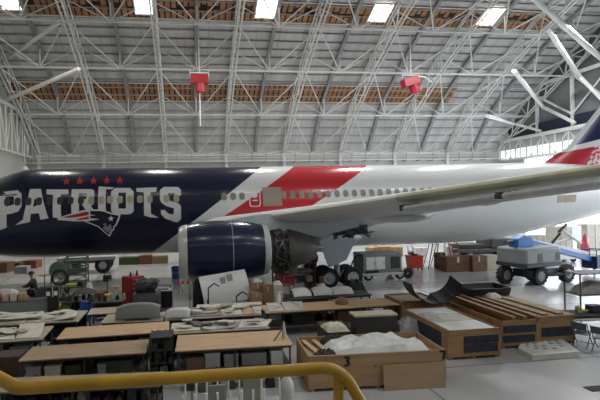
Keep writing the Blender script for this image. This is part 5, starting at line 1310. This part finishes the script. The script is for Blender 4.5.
# machinery and tray right of the red cabinet
t = thing('engine_part', 'dark grey machined engine part in front of the red tool cabinet', 'engine part', at(146, 317, .905)); t.location = (at(146, 314.5, .905)); 
c_ = carton('grey crate the dark engine part sits on', fr(133, 315, 159, 314, 0), .9, .9, DGREY, 'steel_crate', 'crate', tape=False); t.location = Vector(c_.location) + Vector((0, .4, .902))
b = MB(); b.lathe([(-.5, .12), (-.45, .28), (-.1, .3), (.0, .2), (.35, .24), (.5, .1)], (0, 0, .3), 'x', 24); b.build('casing', mat('sooty metal', (.035, .035, .035), .5, var=.4), t); rnd = random.Random(4); b = MB()
for i in range(16):
    a_ = rnd.random() * PI; x = rnd.uniform(-.45, .4); b.path([(x, -.3 * math.cos(a_), .3 + .3 * math.sin(a_)), (x + .15, -.36 * math.cos(a_), .32 + .34 * math.sin(a_)), (x + .3, -.28 * math.cos(a_ + .3), .3 + .28 * math.sin(a_ + .3))], .025, 6)
b.build('pipework', mat('grey blue tubes', (.16, .18, .2), .4, metal=.5), t); MB().box(-.4, .4, -.2, .2, 0, .05).build('cradle', BLACK, t)
t = thing('sheet_tray', 'open grey sheet tray right of the dark engine part', 'tray', at(163, 308.5, .0)); b = MB(); b.box(-.45, .45, 0, .8, .8, .83); b.box(-.45, -.43, 0, .8, .83, .98); b.box(.43, .45, 0, .8, .83, .98); b.box(-.45, .45, .78, .8, .83, 1.0); b.build('tray', LGREY, t, smooth=False); MB().box(-.43, .43, .05, .75, 0.05, .8).build('stand', BLACK, t); MB().box(-.3, .25, .2, .7, .83, .9).build('folded_sheet', GREY, t)
# left group: long grey bench with cartons and the seated person
L, w, rz, m = fr(-8, 317, 47.5, 312.5)
t = thing('long_bench', 'long bench with a plain grey front panel at the left edge', 'bench', L, rz); a = w / 2
MB().box(-a, a, 0, .04, .02, .58).build('front_panel', mat('bench grey', (.19, .2, .19), .6, var=.06), t, smooth=False); MB().box(-a, a, -.02, .62, .58, .62).build('top', DGREY, t, bevel=.006)
for x in (-a + .05, a - .1):
    for y in (.1, .52): MB().box(x, x + .05, y, y + .05, 0, .58).build('leg', IRON, t, smooth=False)
bench = t
for k in range(4):
    u = -a + .18 + k * .34; m_ = (CARD, mat('pinkish carton', (.5, .33, .27), .8), CREAM)[k % 3]
    q = thing('small_carton', 'small carton in the row on the long grey bench, %s from the left' % ordn[k], 'carton', inT(t, u, .1, .622), rz, 'cartons on the long bench')
    h = .3 + .03 * (k % 3); MB().box(-.14, .14, 0, .5, 0, h).build('body', m_, q, bevel=.006); MB().box(-.02, .02, -.004, 0, h * .5, h).build('tape', CREAM, q, smooth=False)
heap('white plastic bag lying over the cartons on the long bench', 'plastic_bag', 'bag', (inT(t, -.75, .35, .96), 1.2, rz, 0), .2, .26, PLASTIC, 71, 10, 7, rough_=.3)
carton('black equipment box standing right of the long bench, with two white labels', fr(47.5, 313, 58.5, 312), 1.15, .6, BLACK, 'equipment_box', 'box')
q = bpy.data.objects['equipment_box']
for x in (-.2, .12): MB().box(x - .07, x + .09, -.01, -.001, .78, .98).build('label_plate', WHITE, q, smooth=False)
carton('bluish low chest behind the seated person', fr(37, 304, 48, 303.5), .75, .6, mat('slate chest', (.07, .08, .1), .6), 'storage_chest', 'chest', tape=False)
for (lab, f, h, d, m_, nm, ct) in (
    ('lime green box between the black box and the blue bin', fr(59, 318, 71, 317), .55, .6, LIME, 'plastic_box', 'box'),
    ('small yellow green tray before the black equipment box', fr(51, 320, 58, 319.6), .3, .4, LIME, 'plastic_tray', 'tray'),
    ('bright blue bin under the black canopy', fr(80, 322, 90, 321.4), .78, .6, mat('bin blue', (.02, .09, .42), .5), 'blue_bin', 'bin'),
    ('yellow plastic box on the small table side by the red cabinet', fr(104, 313, 112, 312.6), .8, .4, mat('yellow box', (.55, .32, .02), .6), 'yellow_box', 'box'),
    ('brown low crate behind the small grey topped table', fr(92, 309, 104, 308.5), .75, .7, CARDD, 'wooden_box', 'box')):
    carton(lab, f, h, d, m_, nm, ct, tape=False)
t = thing('black_canopy', 'black sloping cover over the blue bin', 'cover', at(82, 322.5, 0)); P = [[Vector((-.5 + 1.0 * j / 4, .05 + .7 * i / 4, .95 + .3 * math.sin(PI * (.15 + .7 * j / 4)) + .02 * i)) for j in range(5)] for i in range(5)]
MB().slab(P, (0, 0, 1), .03).build('cover', BLACK, t)
for x in (-.46, .46):
    for y in (.1, .7): MB().tube((x, y, 0), (x, y, 1.06), .02).build('leg', IRON, t)
t = thing('parts_trolley', 'dark trolley with a green lit tray left of the wire rack', 'trolley', at(72, 307, 0)); b = MB()
for x in (-.5, .5):
    for y in (0, .6): b.tube((x, y, 0), (x, y, 1.1), .025)
b.box(-.5, .5, 0, .6, .35, .4); b.build('frame', BLACK, t); MB().box(-.52, .52, -.02, .62, .92, .97).build('tray', DGREY, t); MB().box(-.3, .2, .1, .4, .97, 1.08).build('green_tub', LIME, t); MB().box(.25, .45, .1, .5, .97, 1.2).build('black_tool', BLACK, t, bevel=.03)
heap('crumpled white plastic film on the floor clutter right of the access stand', 'plastic_film', 'film', fr(84, 300, 93, 299.5, 0), .95, .6, PLASTIC, 81, 8, 7, rough_=.3)
t = thing('tripod_stand', 'black camera-bag shaped box on a thin post right of the access stand', 'stand', at(108, 306, 0)); MB().tube((0, 0, 0), (0, 0, 1.2), .025).build('post', IRON, t); MB().box(-.2, .2, -.1, .12, 1.2, 1.5).build('bag', BLACK, t, bevel=.04); MB().path([(-.15, 0, 1.5), (-.1, 0, 1.6), (.1, 0, 1.6), (.15, 0, 1.5)], .02).build('handle', BLACK, t); MB().box(-.2, .2, -.2, .2, 0, .03).build('base', IRON, t)
t = thing('wire_rack', 'pale wire rack left of the red tool cabinet', 'rack', at(117, 307, 0)); b = MB()
for i in range(7): b.tube((-.35 + .115 * i, 0, .05), (-.35 + .115 * i, 0, 1.3), .012, 5); b.tube((-.35 + .115 * i, .5, .05), (-.35 + .115 * i, .5, 1.3), .012, 5)
for i in range(6): b.path([(-.35, 0, .1 + .24 * i), (.35, 0, .1 + .24 * i), (.35, .5, .1 + .24 * i), (-.35, .5, .1 + .24 * i), (-.35, 0, .1 + .24 * i)], .012, 5)
b.build('wire_frame', mat('pale wire', (.45, .48, .44), .5), t); MB().box(-.36, .36, -.01, .51, .78, .8).build('shelf', LGREY, t)
for z in (0,): MB().box(-.36, .36, 0, .5, 0.0, .05).build('base', GREY, t)
MB().box(-.3, .1, .1, .4, .8, .98).build('packet', CREAM, t)

HR = mat('heater red', (.36, .014, .03), .4)
# ---- red units hanging in the roof
for k, (x, y, Y) in enumerate(((199.5, 83, 44.0), (411, 85, 44.0))):
    P = atY(x, y, Y); t = thing('unit_heater', 'red boxy heater unit hanging under the roof, %s' % ('left one, above the lettered fuselage', 'right one, tilted, above the white fuselage')[k], 'heater', P, 0, 'red heaters under the roof')
    tl = Matrix.Rotation(R_(0 if k == 0 else -16), 4, 'Y')
    MB().box(-.85, .85, -.5, .5, -.1, .75, X=tl).build('housing', HR, t, bevel=.05)
    b = MB(); b.lathe([(-.95, .42), (-.9, .5), (-.1, .5)], (.1 if k == 0 else .25, 0, 0), 'z', 24); b.v = [tl @ v for v in b.v]; b.build('duct', HR, t)
    b = MB(); [b.box(-.7, .7, -.53, -.5, .05 + .13 * i, .1 + .13 * i, X=tl) for i in range(5)]; b.build('louvre', REDT, t, smooth=False)
    b = MB(); b.box(-.95, .95, -.04, .04, .95, 1.05)
    for s_ in (-.9, .9): b.tube((s_, 0, .7), (s_, 0, 1.25), .04)
    b.tube((0, 0, 1.0), (0, 0, 25.2 - P.z - 3.2), .06); b.build('hanger', STEEL, t)
    if k == 0: MB().tube((0, 0, -.95), (0, 0, -4.2), .06).build('drop_pipe', STEEL, t)
    else: MB().path([(.8, 0, .9), (1.6, 0, .85), (2.3, 0, .3)], .06).build('gas_pipe', STEEL, t)
# small hanging lamps near the left wall
for k, (x, y) in enumerate(((7, 165), (25, 168))):
    P = atY(x, y, 53 - 6 * k); t = thing('wall_lamp', 'small round lamp low in the roof at the left, %s' % ('left one', 'right one')[k], 'lamp', P)
    MB().lathe([(-.2, .32), (0, .28), (.2, .1)], (0, 0, 0), 'z', 18).build('shade', LGREY, t); MB().lathe([(-.19, .25), (-.1, .2)], (0, 0, 0), 'z', 16).build('lens', mat('lamp lens', (1, .98, .9), .4, emit=1.6 if k == 0 else .3), t); MB().tube((0, 0, .2), (0, 0, 10.8 - P.z if k == 0 else 3.2), .03).build('stem', STEEL, t)
# beyond the open door on the right and under the tail: pale stacks
for (lab, x0, x1, y, Y, h, m_) in (
    ('tall tan panel stack beneath the tail, left', 527, 545, 252, 34, 1.6, mat('tan panel', (.47, .42, .35), .8)),
    ('large beige panel crate beneath the tail, left of the white board', 556, 573, 250, 36, 2.1, mat('beige panel', (.5, .46, .4), .8)),
    ('large beige panel crate beneath the tail, at the right edge', 588, 612, 250, 36, 2.2, mat('beige panel', (.5, .46, .4), .8))):
    P0, P1 = atY(x0, y, Y), atY(x1, y, Y); P0.z = P1.z = 0
    t = carton(lab, (P0.lerp(P1, .5), (P1 - P0).length, 0, 0), h, 1.2, m_, 'panel_crate', 'crate', tape=False)
    for q in range(4): MB().box(-(P1 - P0).length / 2 + (P1 - P0).length * q / 3 - .05, -(P1 - P0).length / 2 + (P1 - P0).length * q / 3 + .05, -.04, 0, 0, h).build('batten', CREAM, t, smooth=False)
P = atY(577, 245, 35); P.z = 0
t = thing('white_board', 'white upright board standing beneath the tail', 'board', P); MB().box(-.45, .45, 0, .06, .9, 2.2).build('board', WHITE, t, bevel=.01)
for x in (-.4, .4): MB().box(x - .03, x + .03, -.3, .35, 0, .05).build('foot', LGREY, t); MB().box(x - .03, x + .03, .06, .1, .05, 2.1).build('post', LGREY, t)
P = atY(585, 246, 31); P.z = 0
t = thing('red_barrel', 'red and pink barrel behind the lift platform at the right edge', 'barrel', P); MB().lathe([(0, .3), (.5, .31), (1.0, .3), (1.15, .2), (1.6, .16), (1.9, .05)], (0, 0, 0), 'z', 20).build('body', mat('pinkish red', (.5, .06, .1), .5), t); MB().lathe([(.5, .33), (.6, .33)], (0, 0, 0), 'z', 20).build('band', REDT, t)
P = at(556, 262, 0)
t = thing('mast_boom', 'cream folded mast of a second lift beneath the tail with a black grip', 'lift mast', P, R_(4))
MB().box(-1.2, 1.4, -.4, .6, .2, .7).build('base', WHITE, t, bevel=.05)
for (a_, c_, r_) in (((-1.0, 0, .7), (.6, 0, 2.3), .12), ((.6, 0, 2.3), (2.2, 0, 1.3), .12), ((-.8, .2, 1.2), (1.8, .2, 1.7), .1)): MB().tube(a_, c_, r_, 8).build('arm', mat('mast cream', (.62, .6, .54), .5), t)
MB().tube((-.5, -.12, 1.3), (.3, -.12, 2.1), .07, 8).build('grip', BLACK, t); MB().tube((.3, 0, 2.2), (1.0, 0, 2.75), .1, 8).build('tip_arm', DGREY, t)
for x in (-1.0, 1.2):
    for y in (-.3, .5): MB().lathe([(-.08, .2), (.08, .2)], (x, y, .2), 'y', 18).build('wheel', TY, t)

# ---- seated person in dark clothes
def person(loc, rz):
    t = thing('person', 'person in dark clothes and a cap sitting at the long grey bench, hands reaching forward', 'person', loc, rz)
    t.scale = (1.12, 1.12, 1.12)
    J = {'pelvis': (0, 0, .62, .15), 'belly': (.02, 0, .8, .145), 'chest': (.05, 0, 1.0, .165), 'neck0': (.06, 0, 1.14, .075), 'neck': (.08, 0, 1.2, .058), 'head0': (.1, 0, 1.27, .085), 'head1': (.105, 0, 1.36, .1), 'head2': (.1, 0, 1.42, .075)}
    E = [('pelvis', 'belly'), ('belly', 'chest'), ('chest', 'neck0'), ('neck0', 'neck'), ('neck', 'head0'), ('head0', 'head1'), ('head1', 'head2')]
    for s_, n in ((1, 'l'), (-1, 'r')):
        J.update({'sh' + n: (.05, s_ * .19, 1.08, .075), 'el' + n: (.2, s_ * .24, .86, .052), 'wr' + n: (.42, s_ * .12, .86, .036), 'pa' + n: (.49, s_ * .1, .85, .036), 'hp' + n: (.04, s_ * .1, .58, .1), 'kn' + n: (.42, s_ * .14, .56, .075), 'an' + n: (.4, s_ * .14, .12, .048), 'he' + n: (.4, s_ * .14, .06, .05), 'to' + n: (.58, s_ * .15, .045, .04)})
        E += [('chest', 'sh' + n), ('sh' + n, 'el' + n), ('el' + n, 'wr' + n), ('wr' + n, 'pa' + n), ('pelvis', 'hp' + n), ('hp' + n, 'kn' + n), ('kn' + n, 'an' + n), ('an' + n, 'he' + n), ('he' + n, 'to' + n)]
        for k in range(4):
            a = (.52, s_ * (.075 + .018 * k), .85, .011); c1 = (.565, s_ * (.072 + .018 * k), .845, .010); c2 = (.59 + .008 * (k in (1, 2)), s_ * (.072 + .017 * k), .825, .009)
            for q, v in enumerate((a, c1, c2)): J['f%s%d%d' % (n, k, q)] = v
            E += [('pa' + n, 'f%s%d0' % (n, k)), ('f%s%d0' % (n, k), 'f%s%d1' % (n, k)), ('f%s%d1' % (n, k), 'f%s%d2' % (n, k))]
        J['t%s0' % n] = (.5, s_ * .06, .86, .012); J['t%s1' % n] = (.53, s_ * .045, .85, .01); E += [('wr' + n, 't%s0' % n), ('t%s0' % n, 't%s1' % n)]
    J['nose'] = (.205, 0, 1.335, .016); E.append(('head1', 'nose')); keys = list(J)
    me = bpy.data.meshes.new('body'); me.from_pydata([J[k][:3] for k in keys], [(keys.index(a), keys.index(c)) for a, c in E], [])
    o = bpy.data.objects.new('body', me); COL.objects.link(o); o.parent = t
    sk = o.modifiers.new('skin', 'SKIN'); sk.use_smooth_shade = True
    for i, k in enumerate(keys):
        v = me.skin_vertices[0].data[i]; v.radius = (J[k][3], J[k][3]); v.use_root = (k == 'pelvis')
    ss = o.modifiers.new('sub', 'SUBSURF'); ss.levels = ss.render_levels = 1
    me.materials.append(SKIN)
    def wrap(name, sub, m, k=1.14):
        ks = [q for q in keys if q in sub]; m2 = bpy.data.meshes.new(name); m2.from_pydata([J[q][:3] for q in ks], [(ks.index(a), ks.index(c)) for a, c in E if a in sub and c in sub], [])
        p = bpy.data.objects.new(name, m2); COL.objects.link(p); p.parent = t; s2 = p.modifiers.new('skin', 'SKIN'); s2.use_smooth_shade = True
        for i, q in enumerate(ks): v = m2.skin_vertices[0].data[i]; v.radius = (J[q][3] * k + .008,) * 2; v.use_root = i == 0
        s3 = p.modifiers.new('sub', 'SUBSURF'); s3.levels = s3.render_levels = 1; m2.materials.append(m)
    wrap('jacket', ['pelvis', 'belly', 'chest', 'neck0', 'shl', 'ell', 'wrl', 'shr', 'elr', 'wrr'], CLOTH)
    wrap('trousers', ['pelvis', 'hpl', 'knl', 'anl', 'hpr', 'knr', 'anr'], mat('maroon black cloth', (.035, .014, .016), .9))
    for s_ in (-1, 1): MB().loft([[Vector((.4 + x, s_ * .145 + wy * math.cos(a), .05 + hz * math.sin(a))) for a in [2 * PI * i / 10 for i in range(10)]] for x, wy, hz in ((-.07, .04, .045), (0, .052, .05), (.12, .055, .045), (.22, .04, .03))]).build('shoe', BLACK, t)
    b = MB(); b.lathe([(1.375, .128), (1.42, .122), (1.47, .085), (1.49, .02)], (.1, 0, 0), 'z', 18); b.prism([(.18, -.1), (.31, -.06), (.33, 0), (.31, .06), (.18, .1)], 1.375, 1.39, X=Matrix(((1, 0, 0, 0), (0, 0, 1, 0), (0, 1, 0, 0), (0, 0, 0, 1)))); b.build('cap', BLACK, t)
    for s_ in (-1, 1):
        MB().lathe([(-.004, .01), (.0, .012), (.004, .008)], (.198, s_ * .04, 1.365), 'x', 8).build('eye', BLACK, t); MB().lathe([(-.012, .02), (.0, .03), (.012, .02)], (.095, s_ * .105, 1.335), 'y', 10).build('ear', SKIN, t)
    MB().box(.188, .2, -.025, .025, 1.287, 1.293).build('mouth', mat('lip', (.3, .1, .09), .6), t); MB().loft([[Vector((.06 + .02 * math.cos(a), .1 * math.sin(a), z)) for a in [2 * PI * i / 12 for i in range(12)]] for z in (1.26, 1.38)]).build('hair', BLACK, t)
    return t
pp_ = at(34.5, 308.5, 0)
person(pp_ + Vector((0, 0, .14)), R_(180))
t = thing('stool', 'round black stool the seated person sits on', 'stool', pp_); MB().lathe([(.6, .17), (.65, .18), (.66, .16)], (0, 0, 0), 'z', 20).build('seat', BLACK, t)
for i in range(4): MB().tube((.1 * math.cos(i * PI / 2 + .7), .1 * math.sin(i * PI / 2 + .7), .61), (.17 * math.cos(i * PI / 2 + .7), .17 * math.sin(i * PI / 2 + .7), 0), .015).build('leg', IRON, t)

t = MB().box(-.25, .4, -.12, .15, 0, .02).build('floor_mat', BLACK, bevel=.005); t.location = at(597, 389, 0); tag(t, 'small black mat on the floor at the lower right corner', 'mat')
